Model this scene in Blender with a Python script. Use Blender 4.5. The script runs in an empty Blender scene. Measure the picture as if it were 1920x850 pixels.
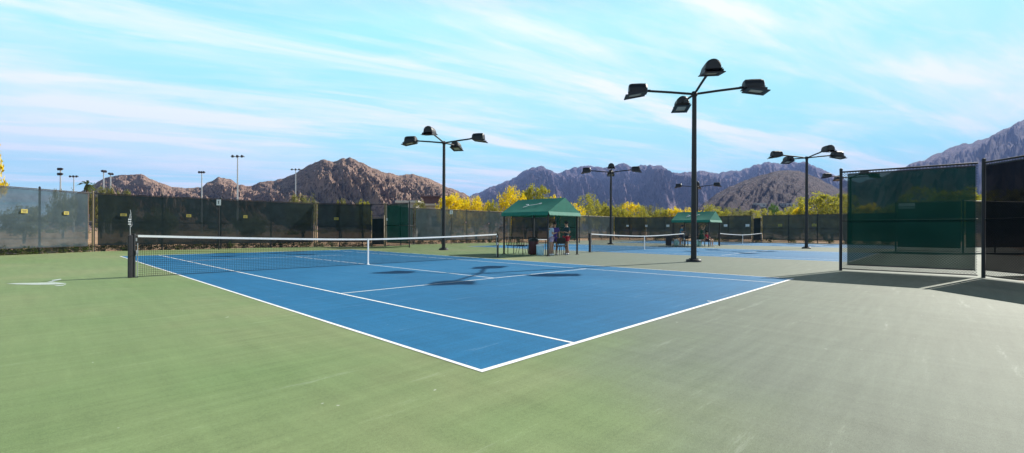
import bpy, math, random
from mathutils import Vector, Matrix, noise
R = math.radians
sc = bpy.context.scene
COL = sc.collection
rnd = random.Random(7)

# ------------------------------------------------------------------ camera
CAM = Vector((-8.1482, -14.7755, 1.2182)); YAW = .8084; ROLL = .0044; FPX = 858.07; PY = 432.58
fw = Vector((math.sin(YAW), math.cos(YAW), 0)); r0 = Vector((math.cos(YAW), -math.sin(YAW), 0)); u0 = Vector((0, 0, 1))
rt = r0*math.cos(ROLL) + u0*math.sin(ROLL); up = u0*math.cos(ROLL) - r0*math.sin(ROLL)
cd = bpy.data.cameras.new('camera'); cam = bpy.data.objects.new('camera', cd); COL.objects.link(cam)
cd.sensor_width = 36; cd.lens = FPX/1920*36; cd.shift_y = (PY-425)/1920; cd.clip_start = .05; cd.clip_end = 30000
cam.matrix_world = Matrix(((rt.x, up.x, -fw.x, CAM.x), (rt.y, up.y, -fw.y, CAM.y), (rt.z, up.z, -fw.z, CAM.z), (0, 0, 0, 1)))
sc.camera = cam

def spot(px, depth, z=0.0):
    """point at a given depth along the column px of the photo, put on height z"""
    p = CAM + (fw + r0*((px-960)/FPX))*depth
    return Vector((p.x, p.y, z))
def zat(px, py, depth):
    d = fw + rt*((px-960)/FPX) + up*((PY-py)/FPX)
    return CAM.z + d.z*depth
def ground(px, py, z=0.0):
    d = fw + rt*((px-960)/FPX) + up*((PY-py)/FPX)
    t = (z-CAM.z)/d.z
    return CAM + d*t

# ------------------------------------------------------------------ materials
def mat(name):
    m = bpy.data.materials.new(name); m.use_nodes = True
    nt = m.node_tree; b = nt.nodes['Principled BSDF']
    return m, nt, b
def N(nt, typ, **kw):
    n = nt.nodes.new(typ)
    for k, v in kw.items():
        if k in n.inputs.keys(): n.inputs[k].default_value = v
        else: setattr(n, k, v)
    return n
def L(nt, a, ao, b, bi): nt.links.new(a.outputs[ao], b.inputs[bi])
def ramp(nt, stops, interp='LINEAR'):
    n = nt.nodes.new('ShaderNodeValToRGB'); cr = n.color_ramp; cr.interpolation = interp
    while len(cr.elements) < len(stops): cr.elements.new(.5)
    for e, (p, c) in zip(cr.elements, stops): e.position = p; e.color = (*c, 1) if len(c) == 3 else c
    return n
def coords(nt, scale=(1, 1, 1), rot=(0, 0, 0), kind='Object'):
    t = N(nt, 'ShaderNodeTexCoord'); mp = N(nt, 'ShaderNodeMapping')
    mp.inputs['Scale'].default_value = scale; mp.inputs['Rotation'].default_value = rot
    L(nt, t, kind, mp, 'Vector'); return mp
def simple(name, c, rough=.6, metal=0, spec=.5, var=.12, scale=6.0, bump=0):
    m, nt, b = mat(name)
    mp = coords(nt); nz = N(nt, 'ShaderNodeTexNoise', Scale=scale, Detail=5.0)
    L(nt, mp, 'Vector', nz, 'Vector')
    lo = tuple(max(0, x*(1-var)) for x in c); hi = tuple(x*(1+var) for x in c)
    rp = ramp(nt, [(.3, lo), (.7, hi)]); L(nt, nz, 'Fac', rp, 'Fac'); L(nt, rp, 'Color', b, 'Base Color')
    b.inputs['Roughness'].default_value = rough; b.inputs['Metallic'].default_value = metal; b.inputs['Specular IOR Level'].default_value = spec
    if bump:
        bp = N(nt, 'ShaderNodeBump', Strength=bump, Distance=.02); L(nt, nz, 'Fac', bp, 'Height'); L(nt, bp, 'Normal', b, 'Normal')
    return m
def court_mat(name, c, c2, c3, rough=.5, glare_grey=None):
    """acrylic sport surface: sandy grain, squeegee streaks, worn patches, small chalky scuffs, optional painted-in sun glare"""
    m, nt, b = mat(name)
    mp = coords(nt)
    big = N(nt, 'ShaderNodeTexNoise', Scale=.22, Detail=4.0, Roughness=.6); L(nt, mp, 'Vector', big, 'Vector')
    st = coords(nt, (.5, 5, 1), (0, 0, R(-35))); stn = N(nt, 'ShaderNodeTexNoise', Scale=1.6, Detail=7.0, Roughness=.65); L(nt, st, 'Vector', stn, 'Vector')
    st2 = coords(nt, (4, .4, 1), (0, 0, R(20))); stn2 = N(nt, 'ShaderNodeTexNoise', Scale=1.3, Detail=6.0, Roughness=.65); L(nt, st2, 'Vector', stn2, 'Vector')
    gr = N(nt, 'ShaderNodeTexNoise', Scale=160.0, Detail=3.0); L(nt, mp, 'Vector', gr, 'Vector')
    rp = ramp(nt, [(.3, c2), (.5, c), (.72, c3)]); L(nt, big, 'Fac', rp, 'Fac')
    def mult(prev, node, lo, hi):
        a = N(nt, 'ShaderNodeMapRange'); a.inputs['From Min'].default_value = .3; a.inputs['From Max'].default_value = .7
        a.inputs['To Min'].default_value = lo; a.inputs['To Max'].default_value = hi; L(nt, node, 'Fac', a, 'Value')
        mx = N(nt, 'ShaderNodeMix', data_type='RGBA', blend_type='MULTIPLY'); mx.inputs['Factor'].default_value = 1
        L(nt, prev[0], prev[1], mx, 6); L(nt, a, 'Result', mx, 7); return (mx, 2)
    src = (rp, 'Color')
    if glare_grey:  # sun glare and lens vignetting painted in as grey, towards camera right
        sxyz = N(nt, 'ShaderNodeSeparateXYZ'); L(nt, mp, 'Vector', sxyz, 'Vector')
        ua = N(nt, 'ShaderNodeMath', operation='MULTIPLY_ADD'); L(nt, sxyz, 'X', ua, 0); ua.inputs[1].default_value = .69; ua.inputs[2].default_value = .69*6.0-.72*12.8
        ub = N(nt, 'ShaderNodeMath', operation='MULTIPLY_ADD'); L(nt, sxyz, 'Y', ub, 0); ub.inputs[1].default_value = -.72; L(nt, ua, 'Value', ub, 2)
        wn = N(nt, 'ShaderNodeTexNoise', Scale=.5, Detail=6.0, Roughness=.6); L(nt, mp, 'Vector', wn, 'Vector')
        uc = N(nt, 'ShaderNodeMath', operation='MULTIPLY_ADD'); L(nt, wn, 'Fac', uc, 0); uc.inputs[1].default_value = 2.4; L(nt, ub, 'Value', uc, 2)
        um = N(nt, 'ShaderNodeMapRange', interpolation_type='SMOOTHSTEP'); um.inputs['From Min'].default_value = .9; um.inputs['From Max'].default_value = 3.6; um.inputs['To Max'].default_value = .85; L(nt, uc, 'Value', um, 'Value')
        wm = N(nt, 'ShaderNodeMix', data_type='RGBA'); L(nt, um, 'Result', wm, 'Factor'); L(nt, rp, 'Color', wm, 6); wm.inputs[7].default_value = (*glare_grey, 1); src = (wm, 2)
    g2 = N(nt, 'ShaderNodeTexNoise', Scale=38.0, Detail=8.0, Roughness=.75); L(nt, mp, 'Vector', g2, 'Vector')
    p = mult(src, g2, .84, 1.14); p = mult(p, stn, .88, 1.1); p = mult(p, stn2, .91, 1.08); p = mult(p, gr, .78, 1.2)
    vo = N(nt, 'ShaderNodeTexVoronoi', Scale=2.6); wr = N(nt, 'ShaderNodeTexNoise', Scale=2.0, Detail=2.0); L(nt, mp, 'Vector', wr, 'Vector')
    va = N(nt, 'ShaderNodeVectorMath', operation='ADD'); L(nt, mp, 'Vector', va, 0); L(nt, wr, 'Color', va, 1); L(nt, va, 'Vector', vo, 'Vector')
    sp = ramp(nt, [(.0, (.7,)*3), (.02, (.5,)*3), (.034, (0,)*3)]); L(nt, vo, 'Distance', sp, 'Fac')
    sc_ = N(nt, 'ShaderNodeTexNoise', Scale=.8, Detail=8.0, Roughness=.8); L(nt, st, 'Vector', sc_, 'Vector')
    scr = ramp(nt, [(.6, (0,)*3), (.76, (.3,)*3)]); L(nt, sc_, 'Fac', scr, 'Fac')
    ad = N(nt, 'ShaderNodeMath', operation='MAXIMUM'); L(nt, sp, 'Color', ad, 0); L(nt, scr, 'Color', ad, 1)
    mx = N(nt, 'ShaderNodeMix', data_type='RGBA'); L(nt, ad, 'Value', mx, 'Factor'); L(nt, p[0], p[1], mx, 6); mx.inputs[7].default_value = (.62, .64, .6, 1)
    L(nt, mx, 2, b, 'Base Color')
    b.inputs['Roughness'].default_value = rough; b.inputs['Specular IOR Level'].default_value = .16
    rr = N(nt, 'ShaderNodeMapRange'); rr.inputs['To Min'].default_value = rough-.06; rr.inputs['To Max'].default_value = rough+.08
    L(nt, big, 'Fac', rr, 'Value'); L(nt, rr, 'Result', b, 'Roughness')
    bp = N(nt, 'ShaderNodeBump', Strength=.25, Distance=.003); L(nt, gr, 'Fac', bp, 'Height'); L(nt, bp, 'Normal', b, 'Normal')
    return m
def screen_mat(name, c, open_, back=.25):
    """woven windscreen: part of the light passes straight through the weave"""
    m, nt, b = mat(name); nt.nodes.remove(b)
    out = nt.nodes['Material Output']
    mp = coords(nt); big = N(nt, 'ShaderNodeTexNoise', Scale=1.3, Detail=6.0, Roughness=.65); L(nt, mp, 'Vector', big, 'Vector')
    rp = ramp(nt, [(.3, tuple(x*.75 for x in c)), (.7, tuple(x*1.35 for x in c))]); L(nt, big, 'Fac', rp, 'Fac')
    di = N(nt, 'ShaderNodeBsdfDiffuse'); tl = N(nt, 'ShaderNodeBsdfTranslucent'); tr = N(nt, 'ShaderNodeBsdfTransparent')
    L(nt, rp, 'Color', di, 'Color'); L(nt, rp, 'Color', tl, 'Color')
    a = N(nt, 'ShaderNodeMixShader'); a.inputs[0].default_value = back; L(nt, di, 0, a, 1); L(nt, tl, 0, a, 2)
    k = N(nt, 'ShaderNodeMixShader')
    vr = N(nt, 'ShaderNodeMapRange'); vr.inputs['From Min'].default_value = .3; vr.inputs['From Max'].default_value = .7
    vr.inputs['To Min'].default_value = open_*.75; vr.inputs['To Max'].default_value = open_*1.2
    L(nt, big, 'Fac', vr, 'Value'); L(nt, vr, 'Result', k, 0); L(nt, a, 0, k, 1); L(nt, tr, 0, k, 2); L(nt, k, 0, out, 'Surface')
    return m
def leaf_mat(name, cols, trans=.5):
    m, nt, b = mat(name); nt.nodes.remove(b); out = nt.nodes['Material Output']
    g = N(nt, 'ShaderNodeNewGeometry'); rp = ramp(nt, [(i/(len(cols)-1), c) for i, c in enumerate(cols)]); L(nt, g, 'Random Per Island', rp, 'Fac')
    di = N(nt, 'ShaderNodeBsdfDiffuse'); tl = N(nt, 'ShaderNodeBsdfTranslucent'); L(nt, rp, 'Color', di, 'Color'); L(nt, rp, 'Color', tl, 'Color')
    a = N(nt, 'ShaderNodeMixShader'); a.inputs[0].default_value = trans; L(nt, di, 0, a, 1); L(nt, tl, 0, a, 2); L(nt, a, 0, out, 'Surface')
    return m
def rock_mat(name, rock, rock2, veg, dark, s, bump):
    m, nt, b = mat(name)
    mp = coords(nt)
    a = N(nt, 'ShaderNodeTexNoise', Scale=s*.25, Detail=8.0, Roughness=.65); L(nt, mp, 'Vector', a, 'Vector')
    v = N(nt, 'ShaderNodeTexNoise', Scale=s*2.2, Detail=6.0, Roughness=.75); L(nt, mp, 'Vector', v, 'Vector')
    d = N(nt, 'ShaderNodeTexVoronoi', Scale=s*1.5); L(nt, mp, 'Vector', d, 'Vector')
    r1 = ramp(nt, [(.35, rock2), (.62, rock)]); L(nt, a, 'Fac', r1, 'Fac')
    rv = ramp(nt, [(.5, (0,)*3), (.62, (.8,)*3)]); L(nt, v, 'Fac', rv, 'Fac')
    m1 = N(nt, 'ShaderNodeMix', data_type='RGBA'); L(nt, rv, 'Color', m1, 'Factor'); L(nt, r1, 'Color', m1, 6); m1.inputs[7].default_value = (*veg, 1)
    rd = ramp(nt, [(.12, (.9,)*3), (.4, (0,)*3)]); L(nt, d, 'Distance', rd, 'Fac')
    m2 = N(nt, 'ShaderNodeMix', data_type='RGBA'); L(nt, rd, 'Color', m2, 'Factor'); L(nt, m1, 2, m2, 6); m2.inputs[7].default_value = (*dark, 1)
    L(nt, m2, 2, b, 'Base Color'); b.inputs['Roughness'].default_value = .95; b.inputs['Specular IOR Level'].default_value = .1
    bp = N(nt, 'ShaderNodeBump', Strength=1.0, Distance=bump); L(nt, v, 'Fac', bp, 'Height'); L(nt, bp, 'Normal', b, 'Normal')
    return m

M = {}
M['green'] = court_mat('green acrylic', (.172, .232, .105), (.145, .222, .09), (.225, .248, .13), .72, glare_grey=(.142, .16, .138))
M['blue'] = court_mat('blue acrylic', (.015, .128, .27), (.012, .108, .235), (.026, .15, .3), .68)
M['line'] = simple('white line paint', (.74, .74, .73), .65, var=.12, scale=7)
M['emblem'] = simple('worn white paint', (.4, .46, .42), .6, var=.1, scale=20)
M['sand'] = simple('desert sand', (.33, .215, .13), .95, spec=.1, var=.35, scale=.6, bump=.3)
M['black'] = simple('black powder coat', (.007, .008, .010), .5, var=.2, scale=12)
M['lampblack'] = simple('dark bronze housing', (.005, .006, .009), .5, var=.2, scale=9)
M['lens'] = simple('pale lamp glass', (.4, .4, .38), .25, var=.05)
M['tanpost'] = simple('dusty tan steel', (.16, .12, .065), .5, var=.2, scale=5)
M['wire'] = simple('vinyl coated wire', (.03, .034, .034), .5, var=.1)
M['galv'] = simple('galvanised steel', (.42, .43, .43), .4, metal=.6, var=.1)
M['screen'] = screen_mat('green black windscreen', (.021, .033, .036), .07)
M['screenlit'] = screen_mat('sunlit tone windscreen', (.06, .085, .098), .19)  # lighter copy of the weave colour, with the direct sun painted in
M['screengreen'] = screen_mat('hunter green windscreen', (.004, .032, .026), .115, .2)
M['screendark'] = screen_mat('black windscreen', (.008, .010, .012), .07, .1)
M['netcord'] = simple('black net cord', (.01, .011, .012), .8, var=.1)
M['tape'] = simple('white net tape', (.8, .8, .8), .7, var=.06, scale=14)
M['canvas'] = simple('green canvas', (.006, .17, .118), .75, var=.1, scale=4, bump=.1)
M['logo'] = simple('white canvas print', (.75, .78, .76), .7)
M['yellowsign'] = simple('yellow sign plate', (.34, .28, .05), .5, var=.08)
M['whitesign'] = simple('white sign plate', (.78, .78, .78), .5, var=.05)
M['signink'] = simple('dark sign ink', (.03, .03, .035), .6)
M['wood'] = simple('brown wood', (.2, .1, .05), .7, var=.25, scale=9)
M['bark'] = simple('green grey bark', (.14, .14, .08), .85, var=.3, scale=9)
M['darkbark'] = simple('brown bark', (.09, .065, .045), .9, var=.3, scale=9)
M['yellowleaf'] = leaf_mat('yellow blossom', [(.8, .62, .012), (.86, .7, .02), (.84, .64, .01), (.45, .44, .04), (.78, .5, .02)])
M['mixleaf'] = leaf_mat('yellow green foliage', [(.3, .31, .05), (.5, .44, .03), (.2, .23, .06), (.38, .36, .04), (.26, .27, .08)])
M['oliveleaf'] = leaf_mat('olive foliage', [(.17, .18, .06), (.25, .24, .08), (.12, .14, .05), (.3, .27, .1)])
M['greenleaf'] = leaf_mat('green foliage', [(.05, .12, .025), (.08, .17, .03), (.12, .21, .05), (.04, .09, .02)])
M['shrubleaf'] = leaf_mat('shrub foliage', [(.04, .075, .02), (.07, .1, .03), (.1, .13, .04), (.03, .05, .02)])
M['palmleaf'] = leaf_mat('palm frond', [(.06, .09, .03), (.1, .12, .05)])
M['concrete'] = simple('pale concrete', (.42, .39, .36), .85, var=.12, scale=1.2)
M['stucco'] = simple('plum brown stucco', (.09, .055, .06), .9, var=.15, scale=2)
M['roofpale'] = simple('pale roof', (.55, .52, .48), .8, var=.1, scale=1)
M['glassdark'] = simple('dark window', (.03, .04, .05), .15)
M['skin'] = simple('skin', (.48, .27, .18), .5, var=.05)
M['hair'] = simple('dark hair', (.03, .02, .015), .6)
M['blond'] = simple('light brown hair', (.22, .14, .07), .6)
for k, c in dict(paleblue=(.45, .58, .75), purple=(.09, .06, .25), navy=(.02, .03, .08), teal=(.02, .19, .3), white=(.75, .75, .75), red=(.4, .02, .04),
                 darkteal=(.02, .07, .09), forest=(.01, .06, .03), charcoal=(.03, .03, .035), lilac=(.4, .34, .5), pink=(.6, .3, .35)).items():
    M[k] = simple(k+' cloth', c, .85, var=.15, scale=14)
M['seatblue'] = simple('blue seat slats', (.05, .09, .22), .5)
M['icebox'] = simple('pale blue plastic', (.4, .6, .68), .4)
M['mint'] = simple('mint plastic', (.4, .65, .55), .4)
M['maroon'] = simple('maroon plastic', (.07, .014, .02), .5)
M['fencewood'] = M['tanpost']

# ------------------------------------------------------------------ mesh helper
class MB:
    def __init__(s): s.v = []; s.f = []; s.mi = []; s.sm = []
    def add(s, vs, fs, mi=0, smooth=False):
        o = len(s.v); s.v += [tuple(x) for x in vs]
        for f in fs: s.f.append(tuple(i+o for i in f)); s.mi.append(mi); s.sm.append(smooth)
    def box(s, c, d, rot=None, mi=0):
        x, y, z = (k/2 for k in d)
        vs = [Vector(p) for p in ((-x, -y, -z), (x, -y, -z), (x, y, -z), (-x, y, -z), (-x, -y, z), (x, -y, z), (x, y, z), (-x, y, z))]
        if rot: vs = [rot @ p for p in vs]
        vs = [p+Vector(c) for p in vs]
        s.add(vs, [(3, 2, 1, 0), (4, 5, 6, 7), (0, 1, 5, 4), (1, 2, 6, 5), (2, 3, 7, 6), (3, 0, 4, 7)], mi)
    def tube(s, pts, rad, n=8, mi=0, cap=True, smooth=True):
        pts = [Vector(p) for p in pts]; rad = rad if isinstance(rad, (list, tuple)) else [rad]*len(pts)
        rings = []
        d0 = (pts[1]-pts[0]).normalized(); ref = Vector((0, 0, 1)) if abs(d0.z) < .9 else Vector((1, 0, 0))
        for i, p in enumerate(pts):
            d = (pts[min(i+1, len(pts)-1)]-pts[max(i-1, 0)]).normalized()
            a = d.cross(ref)
            if a.length < 1e-4: a = d.cross(Vector((0, 1, 0)))
            a.normalize(); b = d.cross(a)
            rings.append([p+(a*math.cos(2*math.pi*k/n)+b*math.sin(2*math.pi*k/n))*rad[i] for k in range(n)])
        vs = [q for r in rings for q in r]; fs = []
        for i in range(len(pts)-1):
            for k in range(n):
                fs.append((i*n+k, (i+1)*n+k, (i+1)*n+(k+1) % n, i*n+(k+1) % n))
        s.add(vs, fs, mi, smooth)
        if cap: s.add(rings[0], [tuple(range(n))], mi); s.add(rings[-1], [tuple(reversed(range(n)))], mi)
    def lathe(s, prof, c=(0, 0, 0), n=16, mi=0):
        vs = []; fs = []
        for (r, z) in prof: vs += [(c[0]+r*math.cos(2*math.pi*k/n), c[1]+r*math.sin(2*math.pi*k/n), c[2]+z) for k in range(n)]
        for i in range(len(prof)-1):
            for k in range(n): fs.append((i*n+k, i*n+(k+1) % n, (i+1)*n+(k+1) % n, (i+1)*n+k))
        s.add(vs, fs, mi, True)
    def ell(s, c, r, nu=12, nv=8, mi=0):
        vs = []; fs = []
        for j in range(nv+1):
            th = math.pi*j/nv
            for i in range(nu):
                ph = 2*math.pi*i/nu
                vs.append((c[0]+r[0]*math.sin(th)*math.cos(ph), c[1]+r[1]*math.sin(th)*math.sin(ph), c[2]+r[2]*math.cos(th)))
        for j in range(nv):
            for i in range(nu): fs.append((j*nu+i, (j+1)*nu+i, (j+1)*nu+(i+1) % nu, j*nu+(i+1) % nu))
        s.add(vs, fs, mi, True)
    def mesh(s, name):
        me = bpy.data.meshes.new(name); me.from_pydata(s.v, [], s.f); me.update()
        me.polygons.foreach_set('material_index', s.mi); me.polygons.foreach_set('use_smooth', s.sm); return me
    def build(s, name, m, parent=None, bevel=0):
        me = s.mesh(name)
        for x in (m if isinstance(m, (list, tuple)) else [m]): me.materials.append(x)
        o = bpy.data.objects.new(name, me); COL.objects.link(o); o.parent = parent
        if bevel:
            b = o.modifiers.new('bevel', 'BEVEL'); b.width = bevel; b.segments = 2; b.limit_method = 'ANGLE'
        return o
def obj(name, me, parent=None):
    o = bpy.data.objects.new(name, me); COL.objects.link(o); o.parent = parent; return o
def tag(o, label=None, cat=None, group=None, kind=None):
    if label: o['label'] = label
    if cat: o['category'] = cat
    if group: o['group'] = group
    if kind: o['kind'] = kind
    return o
def thing(name, label, cat, loc=(0, 0, 0), rz=0, group=None):
    o = bpy.data.objects.new(name, None); COL.objects.link(o); o.location = loc; o.rotation_euler = (0, 0, rz); o.empty_display_size = .2
    return tag(o, label, cat, group)
def copy_tree(o, parent=None):
    c = o.copy(); COL.objects.link(c)
    if parent: c.parent = parent
    for ch in list(o.children): copy_tree(ch, c)
    return c

# ------------------------------------------------------------------ ground, courts
PITCH = 20.2
FH = 3.15
gb = MB()
ring = [0, 30, 80, 200, 500, 1200, 3000, 6800]; n = 48
for i, r_ in enumerate(ring[1:]):
    a0 = ring[i]
    vs = []
    for rr in (a0, r_): vs += [(20+rr*math.cos(2*math.pi*k/n), rr*math.sin(2*math.pi*k/n), -.12) for k in range(n)]
    if a0 == 0: gb.add(vs[n:], [tuple(range(n))])
    else: gb.add(vs, [(k, n+k, n+(k+1) % n, (k+1) % n) for k in range(n)])
tag(gb.build('ground', M['sand']), kind='structure')

# outline of the acrylic slab follows the fence line, a hand's breadth past it
def north(s):
    pts = []
    for c in range(3):
        x = c*PITCH
        pts += [(x-9.9, 15.4), (x-5.9, 18.2), (x+5.9, 18.2), (x+9.9, 15.4)]
    return [(x, y*s) for x, y in pts]
npts = [(x, y+.22) for x, y in north(1)]; npts[0] = (-10.3, 15.4); npts[-1] = (50.5, 15.6)
spts = [(x, y-.22) for x, y in north(-1)]; spts[0] = (-10.3, -15.4); spts[-1] = (50.5, -15.6)
outline = npts + spts[::-1]
sb = MB(); k = len(outline)
sb.add([(x, y, 0) for x, y in outline], [tuple(reversed(range(k)))])
sb.add([(x, y, 0) for x, y in outline]+[(x, y, -.2) for x, y in outline], [(i, (i+1) % k, k+(i+1) % k, k+i) for i in range(k)])
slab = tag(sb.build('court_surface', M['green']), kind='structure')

def tennis_court(cx):
    b = MB(); b.add([(-5.485, -11.885, .002), (5.485, -11.885, .002), (5.485, 11.885, .002), (-5.485, 11.885, .002)], [(0, 1, 2, 3)])
    c = b.build('tennis_court', M['blue']); c.location = (cx, 0, 0); tag(c, kind='structure')
    l = MB(); z = .004
    def ln(x0, y0, x1, y1):
        l.add([(x0, y0, z), (x1, y0, z), (x1, y1, z), (x0, y1, z)], [(0, 1, 2, 3)])
    w = .045; bw = .062
    X, S, Y = 5.485, 4.115, 11.885
    for sg in (-1, 1):
        ln(-X, min(sg*Y, sg*(Y-bw)), X, max(sg*Y, sg*(Y-bw)))
        xo, xi = sg*X, sg*(X-w); ln(min(xo, xi), -Y+bw, max(xo, xi), Y-bw)
        xo, xi = sg*S, sg*(S-w); ln(min(xo, xi), -Y+bw, max(xo, xi), Y-bw)
        ys, yi = sg*6.40, sg*(6.40-w); ln(-S+w, min(ys, yi), S-w, max(ys, yi))
        a, b_ = sg*(Y-bw), sg*(Y-bw-.1); ln(-w/2, min(a, b_), w/2, max(a, b_))
    ln(-w/2, -6.35, w/2, 6.35)
    o = l.build('court_lines', M['line'], c)
    return c
for i in range(3): tennis_court(i*PITCH)

# white painted emblem on the green beside the left net post (strokes traced on the ground plane)
eb = MB()
def stroke(pix, z=.004):
    vs = [ground(x, y, z) for x, y in pix]; eb.add(vs, [tuple(range(len(vs)))])
stroke([(12, 532.2), (32, 533.4), (70, 534.2), (104, 533.6), (104, 529.4), (70, 530.4), (32, 531)])
stroke([(104.2, 533.6), (118, 532.8), (124, 531.4), (104.2, 529.6)])
stroke([(88, 528.9), (97, 527), (97, 529.2)])
stroke([(97.2, 525.4), (113, 522.9), (116, 523.8), (97.2, 528.9)])
stroke([(101, 535.8), (119, 534.2), (123, 532.2), (124.5, 532.6), (119, 535.6), (108, 536.6)])
e_ = eb.build('court_emblem', M['emblem'], slab)

# ------------------------------------------------------------------ tennis nets
def tennis_net(cx, label):
    t = thing('tennis_net', label, 'tennis net', (cx, 0, 0), 0, 'tennis nets')
    HX = 6.4
    for sx in (-1, 1):
        p = MB(); p.tube([(0, 0, -.02), (0, 0, 1.07)], .038, 14); p.lathe([(.038, 1.07), (.043, 1.07), (.043, 1.085), (.0, 1.095)], n=14)
        p.box((0, 0, .006), (.16, .16, .012))
        po = p.build('post', M['black'], t); po.location = (sx*HX, 0, 0)
        w = MB(); w.box((-sx*.062, -.01, .62), (.05, .07, .12)); wo = w.build('winch', M['galv'], po)
        w = MB(); w.tube([(-sx*.062, -.03, .62), (-sx*.062, -.12, .62), (-sx*.062, -.12, .5)], .008, 6); w.build('crank', M['galv'], po)
        w = MB(); w.box((-sx*.05, 0, .95), (.03, .05, .08)); w.build('pulley', M['galv'], po)
        if sx < 0:
            q = MB(); q.box((-.07, 0, .53), (.085, .1, 1.06)); qo = q.build('post_pad', M['charcoal'], po, .012)
        r_ = MB(); r_.tube([(0, 0, .03), (0, 0, .86)], .009, 8); ro = r_.build('lacing_rod', M['galv'], t); ro.location = (sx*(HX-.075), 0, 0)
    H = lambda x: .914+(1.07-.914)*(abs(x)/HX)**1.5-.02
    n_ = MB(); x = -HX+.08
    cw = .003
    while x < HX-.08:
        z1 = H(x); n_.add([(x-cw, 0, .02), (x+cw, 0, .02), (x+cw, 0, z1), (x-cw, 0, z1)], [(0, 1, 2, 3)])
        n_.add([(x, -cw, .02), (x, cw, .02), (x, cw, z1), (x, -cw, z1)], [(0, 1, 2, 3)])
        x += .045
    xs = [-HX+.08+(2*HX-.16)*i/48 for i in range(49)]
    for j in range(21):
        f = j/20
        for i in range(48):
            za, zb = .02+(H(xs[i])-.02)*f, .02+(H(xs[i+1])-.02)*f
            n_.add([(xs[i], .001, za-cw), (xs[i+1], .001, zb-cw), (xs[i+1], .001, zb+cw), (xs[i], .001, za+cw)], [(0, 1, 2, 3)])
    n_.build('net_mesh', M['netcord'], t)
    bt = MB(); tp = MB()
    for i in range(48):
        a, b = xs[i], xs[i+1]
        for (zl, zh, mb, d) in ((.055, 0, tp, .012),):
            za, zb = H(a)+.02, H(b)+.02
            mb.add([(a, -d, za-zl), (b, -d, zb-zl), (b, -d, zb), (a, -d, za), (a, d, za-zl), (b, d, zb-zl), (b, d, zb), (a, d, za)],
                   [(0, 1, 2, 3), (7, 6, 5, 4), (3, 2, 6, 7), (0, 4, 5, 1)])
    tp.build('top_tape', M['tape'], t)
    for sx in (-1, 1): cb = MB(); cb.tube([(sx*HX, 0, 1.05), (sx*(HX-.08), 0, H(HX)+.015)], .005, 6); cb.build('cable', M['galv'], t)
    s_ = MB(); s_.box((0, 0, .467), (.05, .03, .9)); s_.box((0, 0, .012), (.09, .07, .02)); s_.build('centre_strap', M['tape'], t)
    return t
tennis_net(0, 'black tennis net with white tape on the nearest blue court')
tennis_net(PITCH, 'tennis net on the middle court behind the first green canopy')
tennis_net(2*PITCH, 'farthest tennis net, right of the second green canopy')
# score keeper standing on the left post of the first net
sk = thing('score_keeper', 'thin grey score keeper standing on the left net post', 'score keeper', (-6.47, 0, 1.075))
a = MB(); a.tube([(0, 0, -.01), (0, 0, .2), (.012, 0, .52), (.0, 0, .62)], [.008, .008, .007, .004], 6); a.build('rod', M['galv'], sk)
a = MB(); a.tube([(0, 0, .2), (-.035, 0, .34), (.0, 0, .52)], .007, 6); a.tube([(.0, 0, .18), (.04, 0, .24), (.02, 0, .46)], .006, 6); a.build('tube_rail', M['galv'], sk)
for z_ in (.26, .32, .38): a = MB(); a.box((-.01, 0, z_), (.06, .02, .022)); a.build('score_tag', M['whitesign'], sk)

# ------------------------------------------------------------------ light poles
def light_pole(loc, h, ang, label, arm=1.85):
    t = thing('light_pole', label, 'light pole', loc, R(ang), 'four-armed court light poles')
    p = MB(); p.tube([(0, 0, .1), (0, 0, h+.03)], [.112, .086], 16); p.build('pole', M['black'], t)
    b = MB(); b.lathe([(.0, .1), (.26, .1), (.29, .08), (.29, -.02)][::-1], n=20); b.box((0, 0, .125), (.3, .3, .03))
    for a_ in range(4): b.tube([(.11*math.cos(a_*1.571+.785), .11*math.sin(a_*1.571+.785), .13), (.11*math.cos(a_*1.571+.785), .11*math.sin(a_*1.571+.785), .18)], .014, 6)
    b.build('footing', M['black'], t)
    hb = MB(); hb.lathe([(.0, h+.1), (.1, h+.09), (.115, h-.08), (.09, h-.1)][::-1], n=16); hb.build('hub', M['black'], t)
    for k_ in range(4):
        am = MB(); am.tube([(.05, 0, h), (arm*.5, 0, h+.10), (arm, 0, h+.19)], .046, 10)
        ao = am.build('arm', M['black'], t); ao.rotation_euler = (0, 0, k_*math.pi/2)
        hd = head_mesh(); o = obj('lamp_head', hd[0], ao); o.location = (arm, 0, h+.19)
        o.rotation_euler = (0, 0, 0)
        obj('reflector_frame', hd[1], o); obj('lens', hd[2], o)
    return t
_head = None
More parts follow.
